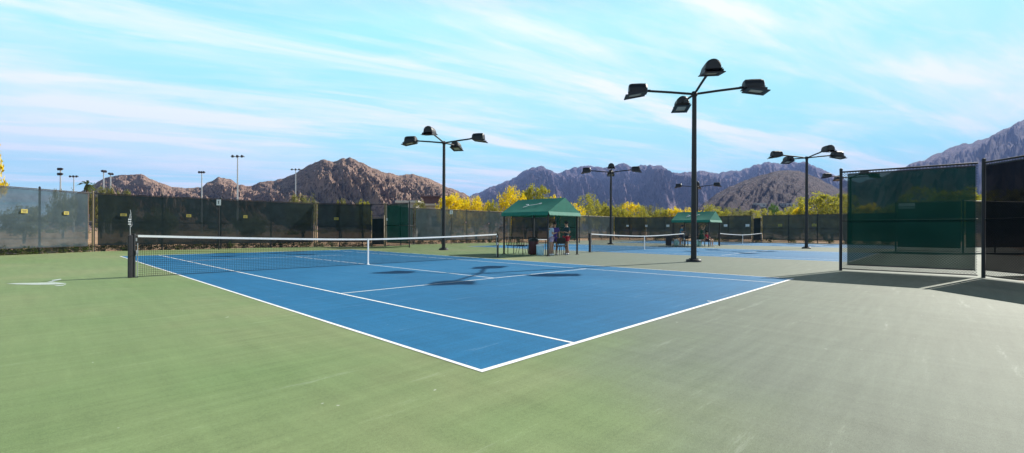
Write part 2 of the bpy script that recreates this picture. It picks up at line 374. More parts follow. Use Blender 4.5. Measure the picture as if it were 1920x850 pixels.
def head_mesh():
    global _head
    if _head: return _head
    h = MB(); L_ = .72; W = .28; H_ = .36; ns = 12
    # rounded hood, axis along the arm, small shoulder at the arm end and a sloping nose
    stations = [(-.02, .45), (.0, .8), (.06, .97), (.3, 1.0), (.6, .99), (.69, .93), (L_, .8)]
    rings = []
    for (x, s_) in stations:
        rg = [(x, W*s_*math.cos(math.pi*i/ns), -.05+H_*s_*math.sin(math.pi*i/ns)**.8) for i in range(ns+1)]
        rings.append(rg)
    vs = [q for r_ in rings for q in r_]; fs = []
    m_ = ns+1
    for i in range(len(stations)-1):
        for j in range(ns): fs.append((i*m_+j, i*m_+j+1, (i+1)*m_+j+1, (i+1)*m_+j))
        fs.append((i*m_, (i+1)*m_, (i+1)*m_+ns, i*m_+ns))
    h.add(vs, fs, 0, False)
    h.add(rings[0], [tuple(range(m_))]); h.add(rings[-1], [tuple(reversed(range(m_)))])
    h.tube([(-.14, 0, 0), (.06, 0, .0)], .05, 10); h.box((.35, 0, -.055), (.74, .6, .02)); h.tube([(.05, 0, .1), (.7, 0, .16)], .02, 6)
    a = h.mesh('lamp_hood'); a.materials.append(M['lampblack'])
    f = MB(); rt_ = Matrix.Rotation(R(9), 3, 'Y'); c = Vector((.46, 0, -.17))
    for (px, py, dx, dy) in ((0, .275, .84, .15), (0, -.275, .84, .15), (.335, 0, .17, .4), (-.335, 0, .17, .4)):
        f.box(c+rt_ @ Vector((px, py, 0)), (dx, dy, .03), rt_)
    for (px, py) in ((.3, .3), (.3, -.3), (-.3, .3), (-.3, -.3)): f.box(c+rt_ @ Vector((px, py, .055)), (.025, .025, .1), rt_)
    for sy in (-1, 1): f.box(c+rt_ @ Vector((0, sy*.29, .06)), (.62, .02, .11), rt_)
    b = f.mesh('lamp_frame'); b.materials.append(M['lampblack'])
    g = MB(); g.box(c+rt_ @ Vector((0, 0, .02)), (.5, .4, .008), rt_)
    e = g.mesh('lamp_lens'); e.materials.append(M['lens'])
    _head = (a, b, e); return _head
light_pole((10.14, -7.38, 0), 6.72, 36, 'tallest looking light pole, nearest one, with four dark lamps')
light_pole((9.38, 7.8, 0), 6.62, 31, 'light pole behind the first net, left of the green canopy')
light_pole((30.85, -7.25, 0), 6.62, 44, 'light pole between near pole and green windscreen fence')
light_pole((28.6, 7.75, 0), 6.62, 32, 'light pole right of the first canopy, before the blue mountains')
light_pole((49.0, 7.9, 0), 6.75, 20, 'distant light pole partly hidden behind the nearest pole')
light_pole((49.4, -7.5, 0), 6.75, 36, 'distant light pole seen past the end of the windscreen fence')

# ------------------------------------------------------------------ fences
def wires(mb, L_, z0, z1, p, r_):
    """chain link: two families of slanted wires clipped to the rectangle"""
    H_ = z1-z0
    c = -H_
    while c < L_:
        for s_ in (1, -1):
            # x = c + t , z = z0 + t  (t 0..H)
            t0, t1 = max(0, -c), min(H_, L_-c)
            if t1 > t0+1e-4:
                xa, xb = c+t0, c+t1
                za, zb = (z0+t0, z0+t1) if s_ > 0 else (z1-t0, z1-t1)
                y = .004*s_
                d = r_*1.0
                mb.add([(xa-d, y, za+s_*d), (xa+d, y, za-s_*d), (xb+d, y, zb-s_*d), (xb-d, y, zb+s_*d)], [(0, 1, 2, 3)])
                mb.add([(xa, y-d, za), (xa, y+d, za), (xb, y+d, zb), (xb, y-d, zb)], [(0, 1, 2, 3)])
        c += p
def fence(p0, p1, label, scr='screen', step=3.0, h=FH, full=False, endtan=(0, 0), gap=(.1, .1), zb=.34, zt=None, posts=(1, 1), dbl=False, side=1, pitch=.075, wr=.003):
    a = Vector((p0[0], p0[1], 0)); b = Vector((p1[0], p1[1], 0)); L_ = (b-a).length
    t = thing('chain_link_fence', label, 'fence', a, math.atan2(b.y-a.y, b.x-a.x), 'windscreened court fences')
    k_ = max(1, round(L_/step))
    pm = MB(); pm.tube([(0, 0, -.1), (0, 0, h+.02)], .042, 12); pm.lathe([(.046, h+.02), (.046, h+.05), (.03, h+.075), (0, h+.085)], n=12); pm.mesh
    me = pm.mesh('fence_post'); me.materials.append(M['black'])
    me2 = pm.mesh('corner_post'); me2.materials.append(M['tanpost'])
    for i in range(k_+1):
        if i == 0 and not posts[0] or i == k_ and not posts[1]: continue
        tan = (i == 0 and endtan[0]) or (i == k_ and endtan[1])
        o = obj('post', me2 if tan else me, t); o.location = (L_*i/k_, 0, 0)
    for z_, rr in ((h-.04, .024), (h*.5, .022), (.06, .016)):
        q = MB(); q.tube([(.04, 0, z_), (L_-.04, 0, z_)], rr, 8); q.build('rail', M['black'], t)
    w = MB(); wires(w, L_-.1, .07, (h-.05) if full else zb+.08, pitch, wr)
    wo = w.build('chain_link_mesh', M['wire'], t); wo.location = (.05, 0, 0)
    s_ = MB(); nx, nz = max(6, int(L_*3)), 8; zt = zt or h-.1
    x0, x1 = gap[0], L_-gap[1]; vs = []; fs = []
    sd = rnd.random()*50
    for i in range(nx+1):
        for j in range(nz+1):
            fx, fz = i/nx, j/nz
            x = x0+(x1-x0)*fx; z = zb+(zt-zb)*fz
            post = abs(math.sin(math.pi*x/(L_/k_)))
            y = side*.055+.03*post*math.sin(math.pi*min(1, fz*2 if fz < .5 else (1-fz)*2))*1.6*(.4+noise.noise((x*.7+sd, z*1.1, 0)))
            if j == 0: z += .025*noise.noise((x*1.5+sd, 3, 0))-.012*post
            vs.append((x, y, z))
    for i in range(nx):
        for j in range(nz): q_ = i*(nz+1)+j; fs.append((q_, q_+nz+1, q_+nz+2, q_+1))
    s_.add(vs, fs, 0, True); s_.build('windscreen', M[scr], t)
    for z_ in (zb, zt+.005):
        hm = MB(); hm.box(((x0+x1)/2, side*.055, z_), (x1-x0, .012, .033)); hm.build('screen_hem', M['black'], t)
    return t
X = lambda c, dx: c*PITCH+dx
# row of runs along the far (north) side
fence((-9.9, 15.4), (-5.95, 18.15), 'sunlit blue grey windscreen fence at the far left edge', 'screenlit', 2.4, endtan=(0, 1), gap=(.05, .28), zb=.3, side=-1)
fn = fence((-5.9, 18.2), (5.85, 18.2), 'long dark back fence behind the first tennis net', 'screen', 2.95, gap=(.15, .1), endtan=(0, 1), side=-1)
fg = fence((5.95, 18.15), (9.85, 15.45), 'shaded angled fence with tan gate frame behind net strap', 'screen', 1.75, endtan=(1, 1), gap=(.1, .95), side=-1)
fs1 = fence((9.9, 15.4), (9.9, 12.3), 'short teal fence stub ending left of the second light pole', 'screengreen', 3.1, gap=(.3, .1), zb=.3, endtan=(1, 0), side=-1)
fence((9.9, 15.4), (14.25, 18.15), 'angled fence just right of the short teal stub', 'screen', 2.6, side=1, posts=(0, 1))
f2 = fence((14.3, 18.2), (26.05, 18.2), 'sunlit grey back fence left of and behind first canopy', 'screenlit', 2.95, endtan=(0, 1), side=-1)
fence((26.1, 18.15), (30.05, 15.45), 'dark angled fence seen through the first green canopy', 'screen', 2.6, endtan=(1, 0), side=-1)
fence((30.1, 15.4), (30.1, 12.3), 'short fence stub seen under right half of first canopy', 'screengreen', 3.1, zb=.3, side=-1, endtan=(0, 0))
fence((30.1, 15.4), (34.45, 18.15), 'angled fence behind the people under the first canopy', 'screen', 2.6, posts=(0, 1), side=1)
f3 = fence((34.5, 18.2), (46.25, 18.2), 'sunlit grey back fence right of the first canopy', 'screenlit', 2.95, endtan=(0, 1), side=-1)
fc3 = fence((46.3, 18.15), (50.15, 15.45), 'dark angled corner fence left of the far light pole', 'screen', 2.4, endtan=(1, 0), side=-1)
fe1 = fence((50.2, 15.4), (50.2, 1.9), 'dark east fence behind the second green canopy', 'screen', 2.7, endtan=(0, 1), side=-1)
fe2 = fence((50.2, .9), (50.2, -15.4), 'dark east fence behind the third light pole', 'screen', 2.7, endtan=(1, 0), side=-1)
# near side runs
fence((9.5, -12.3), (9.6, -15.38), 'nearest see-through green windscreen fence panel on the right', 'screengreen', 3.1, full=True, gap=(.17, .09), zb=.2, zt=3.02, pitch=.0707, wr=.0036, side=-1, posts=(1, 0))
fence((9.6, -15.45), (5.9, -18.25), 'near black windscreen fence cut by the right photo edge', 'screendark', 2.4, full=True, gap=(.13, .2), zb=.22, zt=3.02, pitch=.0707, wr=.0036, side=-1)
fence((30.1, -12.3), (30.1, -15.38), 'fence stub with white sign seen through the near windscreen', 'screen', 3.1, zb=.3, side=-1)
fence((30.1, -15.4), (34.45, -18.2), 'far angled fence seen through the near black windscreen', 'screen', 2.6, posts=(0, 1), side=-1)
# gate frame in the angled run
gt = thing('gate', 'tan framed gate in the angled fence behind the net strap', 'gate', fg.location+(Matrix.Rotation(fg.rotation_euler.z, 3, 'Z') @ Vector((3.78, -.05, 0))), fg.rotation_euler.z)
g = MB(); g.tube([(0, 0, .05), (0, 0, 2.3), (.86, 0, 2.3), (.86, 0, .05)], .03, 8); g.tube([(0, 0, 2.12), (.86, 0, 2.12)], .025, 8); g.build('gate_frame', M['tanpost'], gt)
g = MB(); g.box((.43, 0, 1.1), (.8, .01, 1.9)); g.build('gate_screen', M['screen'], gt)
g = MB(); g.box((.12, -.05, 1.05), (.12, .05, .06)); g.build('latch', M['black'], gt)
gt.location = fg.location+(Matrix.Rotation(fg.rotation_euler.z, 3, 'Z') @ Vector((3.85, -.09, 0)))
# gate in the east fence
ge = thing('gate', 'narrow gate with tan posts in the far east fence', 'gate', (50.2, 1.86, 0), R(-90))
g = MB(); g.tube([(.06, 0, .05), (.06, 0, 2.95), (.84, 0, 2.95), (.84, 0, .05)], .05, 8); g.build('gate_frame', M['tanpost'], ge)
g = MB(); g.box((.45, 0, 1.5), (.7, .02, 2.6)); g.build('gate_screen', M['screen'], ge)

# signs on the fences -----------------------------------------------------
def on_fence(f, px, side=-1):
    """x along fence f hit by photo column px"""
    a = f.location.to_2d(); ang = f.rotation_euler.z; d = Vector((math.cos(ang), math.sin(ang)))
    ry = (fw+r0*((px-960)/FPX)).to_2d(); c = CAM.to_2d()
    # a + s d = c + t ry
    den = d.x*(-ry.y)+d.y*ry.x
    e = c-a
    s_ = (e.x*(-ry.y)+e.y*ry.x)/den
    return s_
def fence_sign(f, px, z, w, h, m, label, cat='sign', side=-1, two=False):
    s_ = on_fence(f, px); rz = f.rotation_euler.z
    loc = f.location+(Matrix.Rotation(rz, 3, 'Z') @ Vector((s_, side*.11, 0)))
    t = thing('fence_sign', label, cat, (loc.x, loc.y, z), rz, 'plates on the court fences')
    w, h = w*.68, h*.7
    a = MB(); a.box((0, 0, 0), (w, .006, h)); a.build('plate', M[m], t, .002)
    a = MB()
    for zz, ww in ((.22, .7), (-.02, .5), (-.24, .62)): a.box((0, side*.005, zz*h), (w*ww, .002, h*.09))
    a.build('print', M['signink'] if m == 'yellowsign' else M['galv'], t)
    for q in (-1, 1):
        a = MB(); a.tube([(q*w*.4, side*-.06, h*.38), (q*w*.4, side*.012, h*.38)], .006, 6); a.build('tie', M['black'], t)
    return t
fl = [o for o in COL.objects if o.get('label', '').startswith('sunlit blue')][0]
fence_sign(fl, 42, 2.02, .38, .26, 'yellowsign', 'yellow plate on blue grey fence, nearest left edge')
fence_sign(fl, 121, 2.0, .34, .24, 'yellowsign', 'yellow plate on blue grey fence, next to the dark corner')
fence_sign(fn, 231, 1.99, .4, .2, 'yellowsign', 'yellow plate on dark back fence above left net post')
fence_sign(fn, 353, 2.02, .36, .24, 'yellowsign', 'yellow plate on dark back fence left of the white number sign')
fence_sign(fn, 459, 2.04, .34, .26, 'yellowsign', 'bright yellow plate on dark back fence under tall stadium light')
fence_sign(fg, 631, 2.02, .46, .26, 'yellowsign', 'yellow plate on the shaded angled fence by the gate')
fence_sign(fs1, 728, 2.0, .3, .24, 'whitesign', 'white plate on the short teal fence stub')
fence_sign(f2, 872, 1.98, .3, .24, 'maroon', 'small dark plate on sunlit fence right of light pole')
fence_sign(f2, 915, 1.9, .3, .24, 'maroon', 'small dark plate on sunlit fence beside first canopy')
for px_, lb in ((1145, 'white plate on far dark fence at the light pole'), (1176, 'white plate on far dark fence over the second net left half')):
    fence_sign(fc3, px_, 1.93, .5, .34, 'whitesign', lb)
for px_, f_, m_, lb in ((1212, fe1, 'whitesign', 'white plate on far dark fence right of second net strap'), (1253, fe1, 'whitesign', 'white plate on far dark fence just left of second canopy'),
                    (1361, fe1, 'whitesign', 'white plate on far dark fence just right of second canopy'), (1402, fe1, 'whitesign', 'white plate on far dark fence left of the tan gate posts'),
                    (1463, fe2, 'yellowsign', 'pale yellow plate on east fence right of the tan gate posts'), (1527, fe2, 'yellowsign', 'pale yellow plate on east fence right of third light pole')):
    fence_sign(f_, px_, 1.95, .62, .4, m_, lb)
# white court number signs on thin posts
def number_post(px, depth, ztop, label, w=.26, h=.34):
    p = spot(px, depth); t = thing('court_number_sign', label, 'sign', p, -YAW)
    a = MB(); a.tube([(0, 0, -.15), (0, 0, ztop-.05)], .028, 10); a.build('post', M['black'], t)
    a = MB(); a.box((0, -.034, ztop-h/2), (w, .008, h)); a.build('plate', M['whitesign'], t, .003)
    a = MB(); a.box((.0, -.04, ztop-h/2), (.045, .003, h*.55)); a.box((-.025, -.04, ztop-h*.3), (.04, .003, .03), Matrix.Rotation(R(-35), 3, 'Y')); a.build('numeral', M['signink'], t)
number_post(410.5, 27.2, 2.98, 'white court number sign on thin post before back fence')
number_post(846, 41, 3.0, 'white plate sign at fence top right of second light pole')
sg = thing('court_sign', 'white double sign on the fence stub behind near windscreen', 'sign', (30.02, -12.45, 2.72), R(-90))
a = MB(); a.box((.35, -.03, .24), (.86, .02, .2)); a.build('plate', M['whitesign'], sg, .004)
a = MB(); a.box((.35, -.03, .05), (.86, .02, .14)); a.build('plate', M['galv'], sg, .004)
a = MB(); a.box((-.04, -.03, .14), (.06, .03, .5)); a.build('bracket', M['black'], sg)

# ------------------------------------------------------------------ canopies
def canopy(dx, label):
    x0, x1, y0, y1 = 8.82, 11.18, -.95, 2.0
    cx, cy = (x0+x1)/2, (y0+y1)/2; hx, hy = (x1-x0)/2, (y1-y0)/2
    t = thing('shade_canopy', label, 'canopy', (cx+dx, cy, 0), 0, 'green shade canopies between courts')
    E, RG = 2.14, 2.86; ox, oy = hx+.1, hy+.1
    for sx in (-1, 1):
        for sy in (-1, 1):
            p = MB(); p.box((sx*hx, sy*hy, E/2+.0), (.07, .07, E-.02)); p.box((sx*hx, sy*hy, .008), (.16, .16, .016)); p.build('post', M['black'], t, .006)
    fr = MB()
    for sx in (-1, 1): fr.box((sx*hx, 0, E-.05), (.045, 2*hy-.075, .045))
    for sy in (-1, 1): fr.box((0, sy*hy, E-.05), (2*hx-.075, .045, .045)); fr.tube([(-hx, sy*hy, E-.02), (0, sy*hy, RG-.06), (hx, sy*hy, E-.02)], .02, 6)
    fr.build('frame', M['black'], t)
    # canvas roof with a slight sag between the ridge and the eaves
    rf = MB(); nx, ny = 8, 12
    for sx in (-1, 1):
        vs = []
        for i in range(nx+1):
            for j in range(ny+1):
                f = i/nx; g_ = j/ny*2-1
                sag = .035*math.sin(math.pi*f)*(1-abs(g_)**4)
                vs.append((sx*ox*f, oy*g_, RG+(E-RG)*f-sag))
        fs = [(i*(ny+1)+j, (i+1)*(ny+1)+j, (i+1)*(ny+1)+j+1, i*(ny+1)+j+1) for i in range(nx) for j in range(ny)]
        if sx < 0: fs = [tuple(reversed(q)) for q in fs]
        rf.add(vs, fs, 0, True)
    for sy in (-1, 1):
        rf.add([(-ox, sy*oy, E), (ox, sy*oy, E), (0, sy*oy, RG)], [(0, 1, 2)])
    rf.build('roof', M['canvas'], t)
    va = MB()
    def val(a, b, out):
        a, b = Vector(a), Vector(b); n_ = 24; out = Vector(out)
        for i in range(n_):
            p, q = a+(b-a)*i/n_, a+(b-a)*(i+1)/n_
            m_ = (p+q)/2
            va.add([p, q, q+out*.02+Vector((0, 0, -.15)), m_+out*.03+Vector((0, 0, -.2)), p+out*.02+Vector((0, 0, -.15))], [(0, 1, 2, 3, 4)])
    val((-ox, -oy, E-.002), (ox, -oy, E-.002), (0, -3.2, 0)); val((ox, -oy, E-.002), (ox, oy, E-.002), (1, 0, 0)); val((ox, oy, E-.002), (-ox, oy, E-.002), (0, 1, 0)); val((-ox, oy, E-.002), (-ox, -oy, E-.002), (-1, 0, 0))
    va.build('valance', M['canvas'], t)
    # white winged emblem on the slope that faces the first court
    lg = MB(); sl = Vector((-ox, 0, E-RG)).normalized(); nrm = Vector((E-RG, 0, ox)).normalized(); nrm = Vector((-abs(nrm.x), 0, nrm.z))
    def P(u, v): return Vector((0, 0, RG))+sl*v+Vector((0, -u, 0))+nrm*.004
    def st(pts, w):
        for (a, b) in zip(pts, pts[1:]):
            d = Vector((b[0]-a[0], b[1]-a[1])); d.normalize(); n_ = Vector((-d.y, d.x))*w
            lg.add([P(a[0]+n_.x, a[1]+n_.y), P(a[0]-n_.x, a[1]-n_.y), P(b[0]-n_.x, b[1]-n_.y), P(b[0]+n_.x, b[1]+n_.y)], [(0, 1, 2, 3)])
    st([(-.52, .62), (-.38, .6), (-.28, .7), (-.34, .82), (-.5, .92)], .03); st([(-.3, .74), (-.1, .7), (.1, .66), (.3, .6), (.42, .54)], .022); st([(.3, .6), (.36, .5), (.46, .5), (.48, .58), (.4, .62)], .016)
    lo = lg.build('emblem', M['logo'], t); sd = lo.modifiers.new('s', 'SOLIDIFY'); sd.thickness = .002
    lo.location = nrm*-.0; 
    return t
canopy(0, 'near green gabled canopy with white emblem beside first net')
canopy(PITCH, 'farther green gabled canopy right of the second net')

# ------------------------------------------------------------------ furniture under the canopies
def bench(loc, rz, label, m='black', sm='seatblue', w=1.5):
    t = thing('bench', label, 'bench', loc, rz, 'benches under the canopies')
    s_ = MB()
    for i in range(5): s_.box((0, -.2+.1*i, .44), (w, .075, .025))
    s_.build('seat', M[sm], t, .004)
    b = MB(); kx = int(w/.11)
    for i in range(kx): b.box((-w/2+.05+i*(w-.1)/(kx-1), .29, .66), (.035, .02, .42), Matrix.Rotation(R(-8), 3, 'X'))
    b.box((0, .265, .46), (w, .025, .035)); b.box((0, .32, .88), (w, .03, .04)); b.build('backrest', M[m], t)
    for sx in (-1, 1):
        for y_ in (-.2, .24):
            l = MB(); l.tube([(sx*(w/2-.1), y_, 0), (sx*(w/2-.1), y_, .43)], .02, 8); l.build('leg', M[m], t)
    return t
def chair(loc, rz, label, m='black'):
    t = thing('chair', label, 'chair', loc, rz, 'chairs under the canopies')
    a = MB(); a.box((0, 0, .45), (.46, .44, .035)); a.build('seat', M[m], t, .01)
    a = MB(); a.box((0, .23, .72), (.46, .025, .3), Matrix.Rotation(R(-9), 3, 'X')); a.build('backrest', M[m], t, .01)
    for sx in (-1, 1):
        a = MB(); a.tube([(sx*.22, -.25, 0), (sx*.2, -.19, .44)], .013, 7); a.build('leg', M['black'], t)
        a = MB(); a.tube([(sx*.22, .3, 0), (sx*.21, .19, .45), (sx*.21, .26, .86)], .013, 7); a.build('leg', M['black'], t)
        a = MB(); a.tube([(sx*.24, -.2, .64), (sx*.24, .22, .66)], .014, 7); a.tube([(sx*.24, -.18, .64), (sx*.21, -.18, .44)], .011, 6); a.build('armrest', M['black'], t)
    return t
def table(loc, rz, label, m='whitesign', w=1.2):
    t = thing('table', label, 'table', loc, rz, 'tables under the canopies')
    a = MB(); a.box((0, 0, .75), (w, .6, .04)); a.build('tabletop', M[m], t, .008)
    for sx in (-1, 1):
        for sy in (-1, 1):
            a = MB(); a.tube([(sx*(w/2-.08), sy*.24, 0), (sx*(w/2-.1), sy*.22, .73)], .018, 8); a.build('leg', M['black'], t)
    return t
def bin_(loc, label, m):
    t = thing('trash_bin', label, 'trash bin', loc, 0)
    a = MB(); a.lathe([(0, .02), (.23, .02), (.25, .06), (.25, .64), (.25, .68)], n=18); a.build('body', M[m], t)
    a = MB(); a.lathe([(.265, .68), (.265, .73), (.22, .79), (.13, .82), (.13, .8)], n=18); a.build('lid', M['black'], t)
def cooler(loc, label, m, stand=False):
    t = thing('water_cooler', label, 'water cooler', loc, 0)
    z0 = .0
    a = MB(); a.lathe([(0, z0), (.17, z0), (.185, z0+.05), (.19, z0+.44), (.17, z0+.46)], n=18); a.build('body', M[m], t)
    a = MB(); a.lathe([(.2, z0+.46), (.2, z0+.52), (.1, z0+.55), (0, z0+.55)], n=18); a.build('lid', M['whitesign'], t)
    a = MB(); a.tube([(-.19, 0, z0+.08), (-.24, 0, z0+.08), (-.24, 0, z0+.04)], .014, 6); a.build('tap', M['black'], t)
P2 = PITCH
bench((9.15, 1.28, 0), R(90), 'blue slatted bench under left half of near canopy', w=1.25)
chair((9.8, 1.6, 0), R(60), 'black armchair behind the slatted bench under near canopy')
table((10.0, .45, 0), R(90), 'white topped table in the middle of near canopy', w=1.1)
bin_((9.35, .42, 0), 'maroon trash bin before the white table, near canopy', 'maroon')
cooler((9.1, -.22, 0), 'pale blue drink cooler beside near canopy corner post', 'icebox')
chair((9.95, -.75, 0), R(150), 'black armchair between cooler and right corner post, near canopy')
chair((10.6, 1.55, 0), R(-40), 'black armchair at the far back of near canopy')
chair((10.75, -.35, 0), R(200), 'black armchair at the right end of near canopy')
chair((10.3, -.62, 0), R(-30), 'black armchair nearest the right corner post of near canopy')
bench((9.6+P2, -.35, 0), R(0), 'maroon bench with a seated person under far canopy', m='black', sm='maroon', w=1.5)
table((10.2+P2, .9, 0), R(90), 'table at the back of the far canopy', 'wood')
cooler((8.9+P2, 1.75, 0), 'mint drink cooler beside teal shirted person', 'mint')
chair((9.6+P2, 1.3, 0), R(120), 'black chair behind the teal shirted person')
bin_((8.75+P2, 2.35, 0), 'dark trash bin at the net post near far canopy', 'charcoal')
cooler((9.15+P2, -.05, 0), 'mint drink cooler under the far canopy bench corner', 'mint')

# ------------------------------------------------------------------ people
def skin_mesh(name, verts, edges, radii, m, sub=2, extra=None):
    me = bpy.data.meshes.new(name); me.from_pydata(verts, edges, []); o = bpy.data.objects.new(name, me); COL.objects.link(o)
    md = o.modifiers.new('skin', 'SKIN'); md.use_smooth_shade = True
    for v, r_ in zip(me.skin_vertices[0].data, radii): v.radius = (r_, r_) if not isinstance(r_, tuple) else r_
    for i, v in enumerate(me.skin_vertices[0].data): v.use_root = (i == 0)
    sb_ = o.modifiers.new('sub', 'SUBSURF'); sb_.levels = sub; sb_.render_levels = sub
    dg = bpy.context.evaluated_depsgraph_get(); dg.update()
    out = bpy.data.meshes.new_from_object(o.evaluated_get(dg))
    bpy.data.objects.remove(o); bpy.data.meshes.remove(me)
    out.name = name; out.materials.clear(); out.materials.append(m)
    for p in out.polygons: p.use_smooth = True; p.material_index = 0
    if extra:
        import bmesh
        bm = bmesh.new(); bm.from_mesh(out); em = extra.mesh('tmp'); bm.from_mesh(em); bm.to_mesh(out); bm.free(); bpy.data.meshes.remove(em)
    return out
def person(loc, rz, label, shirt, bottom, hair='hair', pose='stand', arms=0, s=1.0, cap=None, skirt=False, lean=0, sleeve=1):
    """figure facing local -y"""
    t = thing('person', label, 'person', loc, rz, 'players under the canopies'); t.scale = (s, s, s)
    J = {}
    J['pel'] = Vector((0, 0, .95)); J['wai'] = Vector((0, -.01-lean*.3, 1.1)); J['che'] = Vector((0, -.0-lean*.8, 1.3)); J['nek'] = Vector((0, -.0-lean, 1.46))
    J['jaw'] = Vector((0, -.03-lean*1.2, 1.55)); J['hea'] = Vector((0, -.015-lean*1.3, 1.63)); J['top'] = Vector((0, 0-lean*1.35, 1.7))
    dz = 0
    for k_, sx in (('l', 1), ('r', -1)):
        J['hip'+k_] = Vector((sx*.095, 0, .9)); J['kne'+k_] = Vector((sx*.11, -.02 if sx > 0 else .04, .49)); J['ank'+k_] = Vector((sx*.12, .03 if sx > 0 else .08, .08)); J['toe'+k_] = Vector((sx*.14, -.12 if sx > 0 else -.08, .035))
        J['sho'+k_] = Vector((sx*.185, -lean*.9, 1.4))
        if arms == 0: J['elb'+k_] = J['sho'+k_]+Vector((sx*.06, .03, -.28)); J['wri'+k_] = J['elb'+k_]+Vector((sx*.0, -.09, -.23))
        elif arms == 1: J['elb'+k_] = J['sho'+k_]+Vector((sx*.07, .02, -.27)); J['wri'+k_] = J['elb'+k_]+Vector((-sx*.1, -.22, .06))
        else: J['elb'+k_] = J['sho'+k_]+Vector((sx*.12, -.06, -.24)) if sx > 0 else J['sho'+k_]+Vector((-.16, -.12, .04)); J['wri'+k_] = J['elb'+k_]+(Vector((-.05, -.16, -.16)) if sx > 0 else Vector((.05, -.1, .22)))
        J['han'+k_] = J['wri'+k_]+(J['wri'+k_]-J['elb'+k_]).normalized()*.075
    if pose == 'sit':
        dz = -.45
        for k_, sx in (('l', 1), ('r', -1)):
            J['hip'+k_] = Vector((sx*.095, -.02, .94)); J['kne'+k_] = Vector((sx*.13, -.44, .96)); J['ank'+k_] = Vector((sx*.13, -.42, .54)); J['toe'+k_] = Vector((sx*.14, -.58, .49))
            J['elb'+k_] = J['sho'+k_]+Vector((sx*.07, -.06, -.26)); J['wri'+k_] = J['elb'+k_]+Vector((-sx*.05, -.22, -.08)); J['han'+k_] = J['wri'+k_]+Vector((0, -.07, -.02))
    for q in J.values(): q.z += dz
    names = ['pel', 'wai', 'che', 'nek', 'jaw', 'hea', 'top'] + [a+k_ for k_ in 'lr' for a in ('hip', 'kne', 'ank', 'toe', 'sho', 'elb', 'wri', 'han')]
    rad = dict(pel=(.14, .1), wai=(.125, .09), che=(.145, .1), nek=.055, jaw=.07, hea=.092, top=.055, hip=.085, kne=.055, ank=.038, toe=.032, sho=.058, elb=.04, wri=.028, han=.034)
    ed = [('pel', 'wai'), ('wai', 'che'), ('che', 'nek'), ('nek', 'jaw'), ('jaw', 'hea'), ('hea', 'top')]
    for k_ in 'lr': ed += [('pel', 'hip'+k_), ('hip'+k_, 'kne'+k_), ('kne'+k_, 'ank'+k_), ('ank'+k_, 'toe'+k_), ('che', 'sho'+k_), ('sho'+k_, 'elb'+k_), ('elb'+k_, 'wri'+k_), ('wri'+k_, 'han'+k_)]
    ix = {n_: i for i, n_ in enumerate(names)}
    ex = MB()
    h = J['hea']
    ex.ell(h+Vector((0, -.095, -.025)), (.016, .024, .026), 8, 6)                      # nose
    for sx in (-1, 1): ex.ell(h+Vector((sx*.088, .01, -.02)), (.014, .025, .035), 8, 6)  # ears
    for k_, sx in (('l', 1), ('r', -1)):
        d = (J['han'+k_]-J['wri'+k_]).normalized(); sd = d.cross(Vector((0, 0, 1)));
        if sd.length < .2: sd = d.cross(Vector((0, 1, 0)))
        sd.normalize(); b = J['han'+k_]; cu = d.cross(sd)
        for i, ln_ in enumerate((.066, .075, .07, .055)):
            o = b+sd*(-.03+.02*i)-d*.01; m1 = o+d*ln_*.55+cu*.008; ex.tube([o, m1, m1+d*ln_*.4+cu*.02], [.01, .009, .007], 6)
        o = b-sd*.035-d*.05; ex.tube([o, o+d*.03-sd*.025, o+d*.06-sd*.03], [.012, .011, .008], 6)
    body = skin_mesh('body', [J[n_] for n_ in names], [(ix[a], ix[b]) for a, b in ed], [rad.get(n_, rad.get(n_[:3])) for n_ in names], M['skin'], 2, ex)
    obj('body', body, t)
    # shirt
    def part(nm, nn, ee, rr, m):
        ii = {n_: i for i, n_ in enumerate(nn)}
        obj(nm, skin_mesh(nm, [J[n_] for n_ in nn], [(ii[a], ii[b]) for a, b in ee], rr, M[m], 2), t)
    for k_ in 'lr': J['slv'+k_] = J['sho'+k_].lerp(J['elb'+k_], .65 if sleeve else .15); J['srt'+k_] = J['hip'+k_].lerp(J['kne'+k_], .55)
    J['hem'] = J['pel']+Vector((0, 0, -.05)); J['col'] = J['che'].lerp(J['nek'], .75)
    part('shirt', ['che', 'wai', 'hem', 'col', 'shol', 'slvl', 'shor', 'slvr'], [('che', 'wai'), ('wai', 'hem'), ('che', 'col'), ('che', 'shol'), ('shol', 'slvl'), ('che', 'shor'), ('shor', 'slvr')],
         [(.165, .12), (.15, .112), (.16, .125), .085, .078, .066, .078, .066], shirt)
    if skirt:
        k2 = MB(); zz = J['pel'].z; k2.lathe([(.15, zz+.06), (.175, zz-.03), (.215, zz-.3), (.225, zz-.36)], n=20); k2.build('skirt', M[bottom], t)
    else:
        J['sht'] = J['pel']+Vector((0, 0, .03))
        part('shorts', ['sht', 'hipl', 'srtl', 'hipr', 'srtr'], [('sht', 'hipl'), ('hipl', 'srtl'), ('sht', 'hipr'), ('hipr', 'srtr')], [(.155, .115), .105, .095, .105, .095], bottom)
    for k_ in 'lr':
        sh = MB(); a = J['toe'+k_]; b = J['ank'+k_]
        sh.tube([b+Vector((0, .045, -.04)), b+Vector((0, 0, -.035)), a+Vector((0, .03, .005)), a+Vector((0, -.04, 0))], [.035, .046, .046, .03], 10); sh.build('shoe', M['white'], t)
    hr = MB(); hr.ell(h+Vector((0, .018, .025)), (.102, .108, .098), 14, 9)
    ho = hr.build('hair', M[hair], t)
    if hair == 'blond' or skirt:
        pt = MB(); pt.tube([h+Vector((0, .09, .03)), h+Vector((0, .15, -.04)), h+Vector((0, .13, -.17))], [.03, .035, .012], 8); pt.build('ponytail', M[hair], t)
